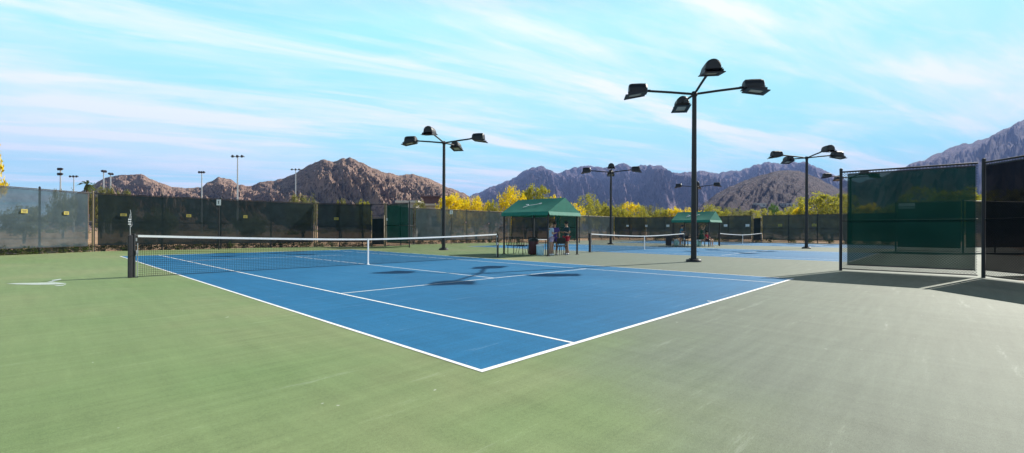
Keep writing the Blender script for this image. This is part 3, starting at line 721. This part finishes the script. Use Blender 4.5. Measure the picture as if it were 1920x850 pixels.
    if cap:
        cp = MB(); cp.lathe([(.108, .035), (.106, .075), (.08, .115), (0, .132)], h, 16); cp.box(h+Vector((0, -.14, .045)), (.15, .12, .012)); cp.build('cap', M[cap], t)
    return t
person((9.62, -.48, 0), R(65), 'person in pale blue shirt standing under near canopy', 'paleblue', 'lilac', hair='blond', arms=1, s=.93)
person((10.12, -.32, 0), R(-50), 'dark haired person in purple shirt beside pale blue shirt', 'purple', 'purple', arms=0, s=.95)
person((10.72, -.62, 0), R(-110), 'person in dark cap and red shorts at canopy right post', 'darkteal', 'red', arms=1, cap='charcoal', s=.97)
person((9.3+P2, 1.55, 0), R(20), 'person in teal shirt standing left of nearest pole', 'teal', 'navy', arms=1, cap='navy', s=1.0, lean=.08)
person((9.25+P2, -.2, 0), R(30), 'person in dark green top with raised hand, far canopy', 'forest', 'forest', hair='blond', arms=2, skirt=True, s=.98, sleeve=0)
person((9.85+P2, -.42, 0), R(-12), 'person in red sitting on maroon bench, far canopy', 'red', 'charcoal', pose='sit', s=.98)

# ------------------------------------------------------------------ plants
def crown_mesh(name, seed, h, w, m, n_cl, per, leaf, bot=.25, cl_r=.4, flat=1.0):
    rd = random.Random(seed); mb = MB()
    cl = []
    while len(cl) < n_cl:
        x, y, z = rd.uniform(-1, 1), rd.uniform(-1, 1), rd.uniform(-1, 1)
        q = x*x+y*y+z*z
        if q > 1 or q < .12 and rd.random() < .7: continue
        k_ = 1+.28*noise.noise((x*1.7+seed*3.1, y*1.7, z*1.7))
        c = Vector((x*w*k_, y*w*k_, h*(bot+(1-bot)*(.5+.5*z*min(1.12, k_)))))
        cl.append((c, cl_r*rd.uniform(.55, 1.25)))
    for c, r_ in cl:
        for _ in range(int(per*rd.uniform(.5, 1.3))):
            p = c+Vector((rd.gauss(0, .55), rd.gauss(0, .55), rd.gauss(0, .42)))*r_
            a = Vector((rd.gauss(0, 1), rd.gauss(0, 1), rd.gauss(0, .7))).normalized(); b = a.orthogonal().normalized()
            b.rotate(Matrix.Rotation(rd.uniform(0, 6.28), 3, a))
            l_ = leaf*rd.uniform(.6, 1.4); ww = l_*.42
            c2 = a.cross(b)
            mb.add([p-b*l_, p+c2*ww, p+b*l_, p-c2*ww], [(0, 1, 2, 3)])
    me = mb.mesh(name); me.materials.append(m); return me, cl
def trunk_mesh(name, seed, h, cl, m, base=.13, stems=3, k_=26):
    rd = random.Random(seed+99); mb = MB()
    forks = []
    for s_ in range(stems):
        a = rd.uniform(0, 6.28); f = Vector((math.cos(a)*h*.13, math.sin(a)*h*.13, h*rd.uniform(.28, .4)))
        mb.tube([(math.cos(a)*.06, math.sin(a)*.06, -.15), (math.cos(a)*h*.05, math.sin(a)*h*.05, h*.15), f], [base, base*.8, base*.6], 8, cap=False); forks.append(f)
    for c, r_ in rd.sample(cl, min(k_, len(cl))):
        f = min(forks, key=lambda q: (q-c).length); md = f.lerp(c, .5)+Vector((rd.gauss(0, .12), rd.gauss(0, .12), rd.uniform(0, .25)))
        mb.tube([f, md, c], [base*.42, base*.26, base*.08], 6, cap=False)
    me = mb.mesh(name); me.materials.append(m); return me
VAR = {}
def variant(key, seed, h, w, m, bark, n_cl, per, leaf, bot=.22, cl_r=.42, stems=3, base=.13):
    c, cl = crown_mesh(key+'_crown', seed, h, w, M[m], n_cl, per, leaf, bot, cl_r)
    VAR[key] = (c, trunk_mesh(key+'_trunk', seed, h, cl, M[bark], base, stems), h, w)
variant('yellow', 3, 5, 2.6, 'yellowleaf', 'bark', 130, 58, .115)
variant('yellow2', 8, 5, 2.8, 'yellowleaf', 'bark', 95, 58, .115, cl_r=.5)
variant('mix', 5, 5, 2.7, 'mixleaf', 'bark', 120, 58, .115)
variant('mix2', 11, 5, 3.0, 'mixleaf', 'bark', 90, 58, .115, cl_r=.5)
variant('olive', 6, 4, 2.6, 'oliveleaf', 'darkbark', 100, 58, .115)
variant('green', 9, 4, 1.5, 'greenleaf', 'darkbark', 90, 50, .09, stems=1)
variant('bush', 13, 1.5, 1.0, 'oliveleaf', 'darkbark', 40, 34, .06, bot=.05, cl_r=.28, base=.03)
for i in range(3): variant('shrub%d' % i, 21+i, .55, .34, 'shrubleaf', 'darkbark', 22, 26, .035, bot=.03, cl_r=.13, base=.012)
def tree(key, px, ytop, wpx, depth, label, rz=None, name='palo_verde_tree', cat='tree', group='trees beyond the fences', z0=-.12):
    c, tr, h, w = VAR[key]
    p = spot(px, depth, z0); H_ = zat(px, ytop, depth)-z0; W_ = wpx/FPX*depth/2
    t = thing(name, label, cat, p, rnd.uniform(0, 6.28) if rz is None else rz, group)
    t.scale = (W_/w*.93, W_/w*.93, H_/h*.97)
    obj('trunk', tr, t); obj('crown', c, t); return t
T = tree
T('yellow', -54, 215, 84, 27, 'yellow flowering tree cut by left photo edge')
T('yellow', 843, 360, 62, 64, 'bright yellow tree directly right of the second light pole')
T('yellow2', 893, 366, 48, 66, 'bright yellow tree halfway between light pole and first canopy')
T('olive', 786, 373, 40, 62, 'low olive tree beside the plum building')
T('mix', 922, 372, 34, 70, 'thin yellow green tree just left of first canopy roof')
T('yellow2', 958, 347, 56, 68, 'tall yellow tree rising above left end of first canopy')
T('mix', 1006, 343, 66, 72, 'tall olive yellow tree above middle of first canopy')
T('yellow', 1044, 364, 40, 66, 'small yellow tree above the first canopy ridge')
T('mix2', 1106, 366, 62, 88, 'broad olive yellow tree right of the first canopy')
T('mix', 1140, 381, 34, 84, 'low yellow green tree behind the far thin light pole')
T('yellow', 1183, 376, 46, 96, 'yellow tree above the second net left half')
T('olive', 1220, 383, 46, 96, 'greyish olive tree right of yellow tree above second net')
T('olive', 1160, 380, 40, 110, 'hazy olive tree left of yellow tree above second net')
T('yellow', 1262, 386, 40, 90, 'low yellow tree touching left end of second canopy')
T('yellow2', 1290, 388, 30, 92, 'low yellow tree behind nearest light pole')
T('mix2', 1330, 386, 56, 105, 'olive yellow tree behind right end of second canopy')
T('olive', 1372, 387, 46, 110, 'olive tree right of the second canopy')
T('mix', 1412, 391, 40, 108, 'low yellow green tree left of dark round tree')
T('green', 1449, 378, 22, 120, 'dark green round tree standing out before the brown hill', name='round_tree')
T('mix', 1468, 392, 34, 100, 'low yellow green tree right of dark round tree')
T('yellow', 1500, 383, 34, 78, 'yellow tree just left of the third light pole')
T('mix', 1548, 358, 96, 76, 'largest yellow green tree behind the third light pole')
T('mix2', 1500, 372, 40, 82, 'yellow green tree left shoulder of the largest one')
T('yellow', 1624, 379, 56, 80, 'orange yellow tree seen through near windscreen')
T('mix2', 1722, 354, 90, 74, 'green yellow tree behind white double sign')
T('mix', 1800, 349, 96, 72, 'green yellow tree seen through windscreen by near corner post')
T('olive', 1880, 350, 90, 76, 'tree behind the near black windscreen')
T('olive', 568, 362, 60, 70, 'olive tree above the back fence left of gate')
T('olive', 640, 371, 34, 74, 'low olive tree above the shaded angled fence')
T('mix', 681, 373, 32, 76, 'low yellowish tree above the tan gate')
T('olive', 190, 346, 48, 62, 'olive tree right of the small palm')
T('olive', 228, 353, 44, 70, 'low olive tree below the two flag shaped lights')
T('olive', 118, 353, 44, 62, 'brownish low tree above blue grey fence end')
T('olive', 45, 382, 70, 40, 'shrubby tree seen through the blue grey fence')
T('olive', 300, 385, 60, 42, 'shrubby tree behind dark back fence left part')
T('olive', 470, 396, 60, 46, 'shrubby tree behind dark back fence right part')
T('olive', 1480, 413, 60, 66, 'shrubby tree behind east fence by the tan gate')
T('olive', 1560, 410, 60, 66, 'shrubby tree behind east fence near its right end')
for px_, yt, wp, dp, k_, lb in ((1075, 380, 44, 82, 'yellow2', 'yellow tree showing just right of first canopy gable'), (1125, 374, 44, 100, 'olive', 'olive tree left of the far thin light pole'), (1160, 386, 40, 84, 'mix', 'low green yellow tree under yellow one, second net'),
        (1200, 388, 44, 84, 'mix2', 'low green yellow tree right of yellow one, second net'), (1240, 389, 40, 90, 'mix', 'low green yellow tree left of second canopy roof'), (1308, 391, 40, 96, 'yellow', 'low yellow tree peeping over second canopy ridge'),
        (1350, 391, 50, 90, 'mix', 'low yellow green tree at right end of second canopy'), (1392, 392, 50, 92, 'olive', 'low olive tree midway between second canopy and gate'), (1432, 393, 40, 96, 'mix2', 'low yellow green tree right above the tan gate posts'),
        (1480, 390, 46, 88, 'mix2', 'low yellow green tree left of third light pole foot'), (1584, 366, 50, 80, 'mix2', 'yellow green tree at end post of near windscreen'), (1660, 384, 60, 78, 'olive', 'olive tree left of white double sign'),
        (985, 356, 50, 74, 'olive', 'olive tree between two yellow ones above first canopy'), (868, 368, 40, 70, 'yellow', 'yellow tree between the two bright yellow ones')):
    tree(k_, px_, yt, wp, dp, lb)
# small fan palm at the left fence corner
pm_ = spot(163, 58, -.12); H_ = zat(163, 344, 58)
t = thing('palm_tree', 'small palm above the left fence corner', 'palm tree', pm_, 0)
a = MB(); a.tube([(0, 0, -.1), (.05, 0, H_*.5), (0, 0, H_)], [.16, .13, .11], 10); a.build('trunk', M['darkbark'], t)
a = MB()
for i in range(26):
    an = i*2.4; el = R(rnd.uniform(-35, 65)); d = Vector((math.cos(an)*math.cos(el), math.sin(an)*math.cos(el), math.sin(el))); ln_ = rnd.uniform(.9, 1.4)
    sdv = d.cross(Vector((0, 0, 1))).normalized(); pts = [Vector((0, 0, H_))+d*ln_*f-Vector((0, 0, .55*ln_*f*f)) for f in (0, .35, .7, 1)]
    for k_ in range(3):
        w0, w1 = (.03, .12, .13, .02)[k_], (.03, .12, .13, .02)[k_+1]
        a.add([pts[k_]-sdv*w0, pts[k_]+sdv*w0, pts[k_+1]+sdv*w1, pts[k_+1]-sdv*w1], [(0, 1, 2, 3)])
a.build('crown', M['palmleaf'], t)
# shrubs along the fence feet
def shrub(x, y, s_, label, group, i):
    c, tr, h, w = VAR['shrub%d' % (i % 3)]
    t = thing('shrub', label, 'shrub', (x, y, -.12), rnd.uniform(0, 6.28), group); t.scale = (s_*rnd.uniform(1.0, 1.5), s_*rnd.uniform(.8, 1.2), s_*rnd.uniform(.8, 1.1))
    obj('crown', c, t); obj('stem', tr, t)
i = 0
x = -5.5
while x < 5.8:
    shrub(x, 18.55+rnd.uniform(0, .3), 1.3, 'small dark shrub at the foot of the dark back fence', 'shrubs behind the first back fence', i); i += 1; x += rnd.uniform(.6, 1.0)
x = 14.6
while x < 26:
    shrub(x, 18.7+rnd.uniform(0, .3), 1.0, 'small dark shrub at the foot of the sunlit grey fence', 'shrubs behind the second back fence', i); i += 1; x += rnd.uniform(.7, 1.3)
for k_ in range(5):
    shrub(6.3+k_*.75, 18.55-k_*.52, .95, 'small dark shrub behind the shaded angled fence', 'shrubs behind the angled fence', i); i += 1
y = 14
while y > -14:
    shrub(50.7+rnd.uniform(0, .3), y, 1.6, 'small shrub at the foot of the far east fence', 'shrubs behind the east fence', i); i += 1; y -= rnd.uniform(1.3, 2.4)
for k_ in range(13):
    f = .03+k_*.074; q = Vector((-9.9, 15.4)).lerp(Vector((-5.95, 18.15)), f)
    shrub(q.x+.02, q.y+.3, 1.05, 'low green shrub along the foot of blue grey fence', 'shrubs along the left fence', i); i += 1

# far scrub that reads as one mass
mb = MB(); rd = random.Random(77)
for _ in range(520):
    dp = rd.uniform(110, 520)**1.0; px = rd.uniform(-150, 2100); c0 = spot(px, dp, -.1); r_ = rd.uniform(.8, 2.6)
    for _ in range(34):
        p = c0+Vector((rd.gauss(0, .5), rd.gauss(0, .5), abs(rd.gauss(.25, .35))))*r_
        a = Vector((rd.gauss(0, 1), rd.gauss(0, 1), rd.gauss(0, 1))).normalized(); b = a.orthogonal().normalized(); c2 = a.cross(b); l_ = rd.uniform(.2, .42)
        mb.add([p-b*l_, p+c2*l_*.6, p+b*l_, p-c2*l_*.6], [(0, 1, 2, 3)])
tag(mb.build('desert_scrub', M['oliveleaf']), 'olive desert scrub spread over the flats below the hills', 'scrub', kind='stuff')

# ------------------------------------------------------------------ stadium lights, buildings
def stadium_light(px, ytop, depth, label, wpx, rows=1, turn=0):
    p = spot(px, depth, -.1); H_ = zat(px, ytop, depth); w = wpx/FPX*depth
    t = thing('stadium_light', label, 'floodlight pole', p, -YAW+R(turn), 'tall floodlight poles by the hills')
    a = MB(); a.tube([(0, 0, 0), (0, 0, H_)], [.26, .13], 10); a.build('pole', M['galv'], t)
    a = MB()
    for r_ in range(rows): a.box((0, 0, H_-.2-1.3*r_), (w, .14, .14))
    a.build('crossarm', M['black'], t)
    k_ = max(3, int(w/1.0)); lm = MB()
    lm.lathe([(.0, .25), (.2, .22), (.38, -.1), (.4, -.22), (.0, -.22)], n=10); me = lm.mesh('floodlight'); me.materials.append(M['lampblack'])
    for r_ in range(rows):
        for i_ in range(k_):
            o = obj('floodlight', me, t); o.location = (-w/2+w*(i_+.5)/k_, -.2, H_-.05-1.3*r_); o.rotation_euler = (R(50), 0, 0)
stadium_light(113, 316, 120, 'double row floodlight pole farthest left', 8, 2)
stadium_light(138, 330, 150, 'single bar floodlight pole above blue grey fence end', 18)
stadium_light(194, 320, 130, 'floodlight pole seen edge on, left of its pair', 7, 1, 70)
stadium_light(207, 325, 140, 'floodlight pole seen edge on, right of its pair', 7, 1, 70)
stadium_light(378, 322, 140, 'short floodlight pole before the left hill saddle', 13)
stadium_light(445, 292, 120, 'tallest floodlight pole left of the rocky hill', 26)
stadium_light(554, 317, 170, 'floodlight bar against the dark hill flank', 20)
def building(px, depth, w, d, ytop, label, wall, roof, rz=0, zb=-.12):
    p = spot(px, depth, zb); h = zat(px, ytop, depth)-zb
    t = thing('building', label, 'building', p, -YAW+rz)
    a = MB(); a.box((0, 0, h/2-.15), (w, d, h-.3)); a.build('wall', M[wall], t, .03)
    a = MB(); a.box((0, 0, h-.15+.002), (w+.7, d+.7, .3)); a.build('roof', M[roof], t, .03)
    for sx in (-.3, .25):
        a = MB(); a.box((sx*w, -d/2-.01, h*.5), (w*.18, .06, h*.3)); a.build('window', M['glassdark'], t)
    return t
building(812, 78, 2.6, 4, 369, 'plum brown block building behind yellow trees', 'stucco', 'stucco')
building(800, 70, 7.0, 4, 384, 'long low concrete roofed building above sunlit fence', 'concrete', 'concrete')
building(768, 66, 2.6, 3, 378, 'small pale roofed building at the fence stub', 'concrete', 'roofpale')


# ------------------------------------------------------------------ hills and mountains
def lerp_prof(prof, x):
    if x <= prof[0][0]: return prof[0][1]
    for (a, ya), (b, yb) in zip(prof, prof[1:]):
        if x <= b:
            f = (x-a)/(b-a); f = f*f*(3-2*f)*.5+f*.5
            return ya+(yb-ya)*f
    return prof[-1][1]
def mountain(name, prof, D, front, back, m, nu, nv, amp, nscale, spur, seed, skew=0.0, fine=.3, lump=1.0, strata=1.0, slant=60, jag=1.0):
    """ridge profile swept into a massif with spurs and gullies; D = distance of the ridge"""
    mb = MB(); x0, x1 = prof[0][0], prof[-1][0]
    vs = []
    for i in range(nu+1):
        px = x0+(x1-x0)*i/nu
        for j in range(nv+1):
            g_ = j/nv*2-1                          # -1 front foot, 0 ridge, 1 back foot
            wig = 1+.06*noise.noise((px*.006+seed, 0, seed))
            dist = D*wig*(1+g_*(front if g_ < 0 else back))
            p = spot(px, dist, 0)
            hr = max(0, zat(px+skew*(-g_ if g_ < 0 else 0), lerp_prof(prof, px+skew*(-g_ if g_ < 0 else 0)), D*wig))
            hr += max(0, min(1, hr/(D*.02)))*D/FPX*jag*(noise.fractal((px*.07, seed, 3), .9, 2.0, 4))
            e = 1-abs(g_)
            # concave slope broken by spurs that run down from the crest
            sg = math.copysign(1, -skew)*slant
            ph = noise.noise((px*spur+seed*7+g_*spur*sg*.8, g_*.7, seed))+.5*noise.noise((px*spur*2.3+seed*3+g_*spur*2.3*sg, g_*1.5, seed+4))
            sh = e**(1.05-.45*max(-1, min(1, ph)))
            n3 = noise.hetero_terrain((p.x*nscale+seed, p.y*nscale, seed), .9, 2.1, 6, .7)
            rg = 1-abs(noise.noise((p.x*nscale*1.7, p.y*nscale*1.7, seed*2)))*2
            damp = min(1, e*3)*min(1, (1-e)*2.2+.03)
            st_ = 1-2*abs(noise.noise((px*spur*5+g_*spur*5*sg, g_*2.6, seed+9)))
            s2_ = 1-2*abs(noise.noise((px*spur*12+g_*spur*12*sg, g_*7, seed+2)))
            z = hr*sh+amp*damp*(hr/max(1, amp*6))*(lump*(.55*rg+.3*n3-.55)+strata*(.5*st_+.25*s2_-.4))
            z += amp*fine*damp*(noise.fractal((p.x*nscale*6, p.y*nscale*6, seed), .8, 2.0, 5)+.6*noise.noise((p.x*nscale*19, p.y*nscale*19, seed)))
            z = min(z, hr*(1-(1-e)*((front if g_ < 0 else back)+.1)))
            edge = min(1, min(i, nu-i)/8)
            vs.append((p.x, p.y, max(-.5, z*edge)-.3))
    fs = [(i*(nv+1)+j, (i+1)*(nv+1)+j, (i+1)*(nv+1)+j+1, i*(nv+1)+j+1) for i in range(nu) for j in range(nv)]
    mb.add(vs, fs, 0, False)
    return tag(mb.build(name, m), kind='structure')
A = [(60, 425), (110, 385), (150, 359), (170, 349), (185, 340), (205, 331), (230, 327), (260, 326), (285, 336), (320, 349), (345, 353), (375, 351), (395, 340), (410, 332), (430, 335), (450, 347), (470, 348), (490, 341), (520, 337), (545, 329), (565, 317), (590, 304), (608, 298), (622, 304), (640, 297), (655, 295), (675, 303), (700, 315), (725, 324), (745, 328), (775, 327), (800, 334), (830, 346), (860, 359), (900, 378), (940, 396), (990, 425)]
B = [(780, 425), (850, 382), (890, 365), (910, 354), (940, 344), (965, 334), (985, 317), (1015, 312), (1035, 320), (1046, 327), (1060, 320), (1080, 313), (1105, 311), (1135, 313), (1165, 308), (1190, 313), (1210, 309), (1240, 311), (1258, 322), (1280, 324), (1300, 322), (1310, 318), (1340, 324), (1380, 320), (1420, 309), (1440, 304), (1465, 308), (1490, 304), (1510, 305), (1540, 316), (1560, 327), (1590, 338), (1640, 352), (1720, 380), (1800, 420)]
C = [(1270, 428), (1310, 388), (1325, 377), (1345, 362), (1370, 349), (1400, 337), (1430, 327), (1460, 320), (1480, 319), (1500, 321), (1530, 332), (1555, 345), (1575, 355), (1600, 366), (1650, 385), (1720, 425)]
Dm = [(1430, 420), (1500, 385), (1560, 358), (1600, 345), (1640, 335), (1690, 317), (1715, 304), (1730, 300), (1760, 286), (1790, 274), (1815, 269), (1845, 261), (1880, 243), (1920, 224), (1960, 211), (2010, 200), (2080, 208), (2180, 250), (2300, 300), (2450, 420)]
rkA = rock_mat('pink brown rock', (.44, .295, .23), (.27, .18, .145), (.13, .11, .075), (.06, .048, .05), .1, 7)
rkC = rock_mat('dark brown rock', (.125, .09, .088), (.075, .056, .06), (.06, .055, .045), (.025, .022, .028), .08, 8)
rkB = rock_mat('purple grey rock', (.22, .155, .185), (.1, .075, .115), (.07, .06, .07), (.026, .022, .038), .02, 40)
mountain('rocky_hill', A, 620, .45, .5, rkA, 620, 100, 40, .011, .028, 2.3, skew=-26, lump=.55, strata=.6, fine=.16, slant=150, jag=2.2)
hillC = mountain('brown_hill', C, 800, .42, .5, rkC, 320, 80, 30, .010, .03, 6.1, skew=14, lump=.65, strata=.25, fine=.14, slant=80, jag=1.2)
mountain('mountain_range', B, 3000, .5, .4, rkB, 560, 100, 190, .0022, .022, 4.4, skew=-30, lump=1.2, strata=1.5, fine=.12, slant=90, jag=3.4)
mountain('blue_mountain', Dm, 2300, .55, .4, rkB, 360, 90, 190, .0026, .016, 9.7, skew=30, lump=1.0, strata=1.2, fine=.1, slant=120, jag=2.5)

# pale houses on the foot of the brown hill, set on the slope where the photo shows their roofs
bpy.context.view_layer.update()
for px_, w_, lb in ((1424, 12, 'pale far house left of the dark round tree'), (1466, 8, 'pale far house just right of the dark round tree'), (1485, 9, 'pale far house left of the third light pole')):
    dp = 470.0
    while dp < 640:
        q = spot(px_, dp, 900); hit, loc, nn, _ = hillC.ray_cast(q, Vector((0, 0, -1)))
        if hit and loc.z+2.6 >= zat(px_, 381.5, dp): break
        dp += 2
    building(px_, dp, w_, 9, 381.5, lb, 'concrete', 'roofpale', zb=zat(px_, 381.5, dp)-5.2)

# haze: one closed box of even, pale air round the whole scene
hz = MB(); hz.box((20, 0, 368.5), (14400, 14400, 740)); ho = hz.build('haze', [])
hm, nt, b = mat('haze air'); nt.nodes.remove(b); pv = N(nt, 'ShaderNodeVolumePrincipled'); pv.inputs['Density'].default_value = .00013; pv.inputs['Color'].default_value = (.32, .47, 1, 1)
pv.inputs['Anisotropy'].default_value = 0; L(nt, pv, 'Volume', nt.nodes['Material Output'], 'Volume'); ho.data.materials.append(hm); tag(ho, kind='stuff')
ho['label'] = 'thin bluish air over the whole desert valley'; ho['category'] = 'haze'

# ------------------------------------------------------------------ sky and sun
SAZ = R(103.0); SEL = R(34.5)                        # azimuth from +y towards +x
w = bpy.data.worlds.new('World'); sc.world = w; w.use_nodes = True; nt = w.node_tree
bg = nt.nodes['Background']; sky = N(nt, 'ShaderNodeTexSky'); sky.sky_type = 'NISHITA'; sky.sun_disc = False
sky.sun_elevation = SEL; sky.sun_rotation = SAZ; sky.altitude = 500; sky.air_density = 1.0; sky.dust_density = .15; sky.ozone_density = 1.2
tc = N(nt, 'ShaderNodeTexCoord'); sx = N(nt, 'ShaderNodeSeparateXYZ'); L(nt, tc, 'Generated', sx, 'Vector')
zc = N(nt, 'ShaderNodeMath', operation='MAXIMUM'); L(nt, sx, 'Z', zc, 0); zc.inputs[1].default_value = .0
za = N(nt, 'ShaderNodeMath', operation='ADD'); L(nt, zc, 'Value', za, 0); za.inputs[1].default_value = .09
dx = N(nt, 'ShaderNodeMath', operation='DIVIDE'); L(nt, sx, 'X', dx, 0); L(nt, za, 'Value', dx, 1)
dy = N(nt, 'ShaderNodeMath', operation='DIVIDE'); L(nt, sx, 'Y', dy, 0); L(nt, za, 'Value', dy, 1)
cb = N(nt, 'ShaderNodeCombineXYZ'); L(nt, dx, 'Value', cb, 'X'); L(nt, dy, 'Value', cb, 'Y')
def cloud(scale, rot, stretch, detail, lo, hi, off):
    r_ = N(nt, 'ShaderNodeMapping'); r_.inputs['Rotation'].default_value = (0, 0, rot); L(nt, cb, 'Vector', r_, 'Vector')
    mp = N(nt, 'ShaderNodeMapping'); mp.inputs['Scale'].default_value = (scale*stretch, scale, 1); mp.inputs['Location'].default_value = (off, off*.7, 0); L(nt, r_, 'Vector', mp, 'Vector')
    nz = N(nt, 'ShaderNodeTexNoise', Scale=1.0, Detail=detail, Roughness=.6, Distortion=.5); L(nt, mp, 'Vector', nz, 'Vector')
    a = N(nt, 'ShaderNodeMapRange', interpolation_type='SMOOTHSTEP'); a.inputs['From Min'].default_value = lo; a.inputs['From Max'].default_value = hi; L(nt, nz, 'Fac', a, 'Value')
    return a
c1 = cloud(1.7, R(17), .27, 9.0, .44, .66, 3.3)
c2 = cloud(.5, R(10), .45, 5.0, .40, .75, 11.7)
ad = N(nt, 'ShaderNodeMath', operation='MULTIPLY_ADD'); L(nt, c1, 'Result', ad, 0); ad.inputs[1].default_value = .7
m2 = N(nt, 'ShaderNodeMath', operation='MULTIPLY'); L(nt, c2, 'Result', m2, 0); m2.inputs[1].default_value = .65; c3 = cloud(4.6, R(26), .26, 8.0, .45, .68, 7.9)
m3 = N(nt, 'ShaderNodeMath', operation='MULTIPLY_ADD'); L(nt, c3, 'Result', m3, 0); m3.inputs[1].default_value = .3; L(nt, m2, 'Value', m3, 2); L(nt, m3, 'Value', ad, 2)
cl0 = N(nt, 'ShaderNodeMath', operation='MINIMUM'); L(nt, ad, 'Value', cl0, 0); cl0.inputs[1].default_value = .93
hi_ = N(nt, 'ShaderNodeMapRange', interpolation_type='SMOOTHSTEP'); hi_.inputs['From Min'].default_value = .42; hi_.inputs['From Max'].default_value = .75; hi_.inputs['To Min'].default_value = 1; hi_.inputs['To Max'].default_value = .12; L(nt, sx, 'Z', hi_, 'Value')
cl = N(nt, 'ShaderNodeMath', operation='MULTIPLY'); L(nt, cl0, 'Value', cl, 0); L(nt, hi_, 'Result', cl, 1)
tint = N(nt, 'ShaderNodeMix', data_type='RGBA', blend_type='MULTIPLY'); tint.inputs['Factor'].default_value = 1; L(nt, sky, 'Color', tint, 6); tint.inputs[7].default_value = (1.15, 1.8, 1.35, 1)
cap = N(nt, 'ShaderNodeVectorMath', operation='MINIMUM'); L(nt, tint, 2, cap, 0); cap.inputs[1].default_value = (1.95, 4.35, 4.75)
mx = N(nt, 'ShaderNodeMix', data_type='RGBA'); L(nt, cl, 'Value', mx, 'Factor'); L(nt, cap, 'Vector', mx, 6); mx.inputs[7].default_value = (4.85, 4.95, 5.0, 1)
dk = N(nt, 'ShaderNodeMapRange', interpolation_type='SMOOTHSTEP'); dk.inputs['From Min'].default_value = .4; dk.inputs['From Max'].default_value = .62; dk.inputs['To Min'].default_value = 1; dk.inputs['To Max'].default_value = .1; L(nt, sx, 'Z', dk, 'Value')
deep = N(nt, 'ShaderNodeVectorMath', operation='SCALE'); L(nt, mx, 2, deep, 0); L(nt, dk, 'Result', deep, 'Scale')
L(nt, deep, 'Vector', bg, 'Color'); bg.inputs['Strength'].default_value = .125
sd = bpy.data.lights.new('sun', 'SUN'); sd.energy = 5.0; sd.angle = R(.53); sd.color = (1, .94, .85)
so = bpy.data.objects.new('sun', sd); COL.objects.link(so)
sdir = Vector((math.sin(SAZ)*math.cos(SEL), math.cos(SAZ)*math.cos(SEL), math.sin(SEL)))
so.rotation_euler = (-sdir).to_track_quat('-Z', 'Y').to_euler(); so.location = (30, -10, 40)

sc.render.engine = 'CYCLES'
sc.cycles.max_bounces = 8; sc.cycles.transparent_max_bounces = 32; sc.cycles.volume_bounces = 0
sc.view_settings.view_transform = 'Standard'; sc.view_settings.look = 'None'; sc.view_settings.exposure = .95; sc.view_settings.gamma = 1
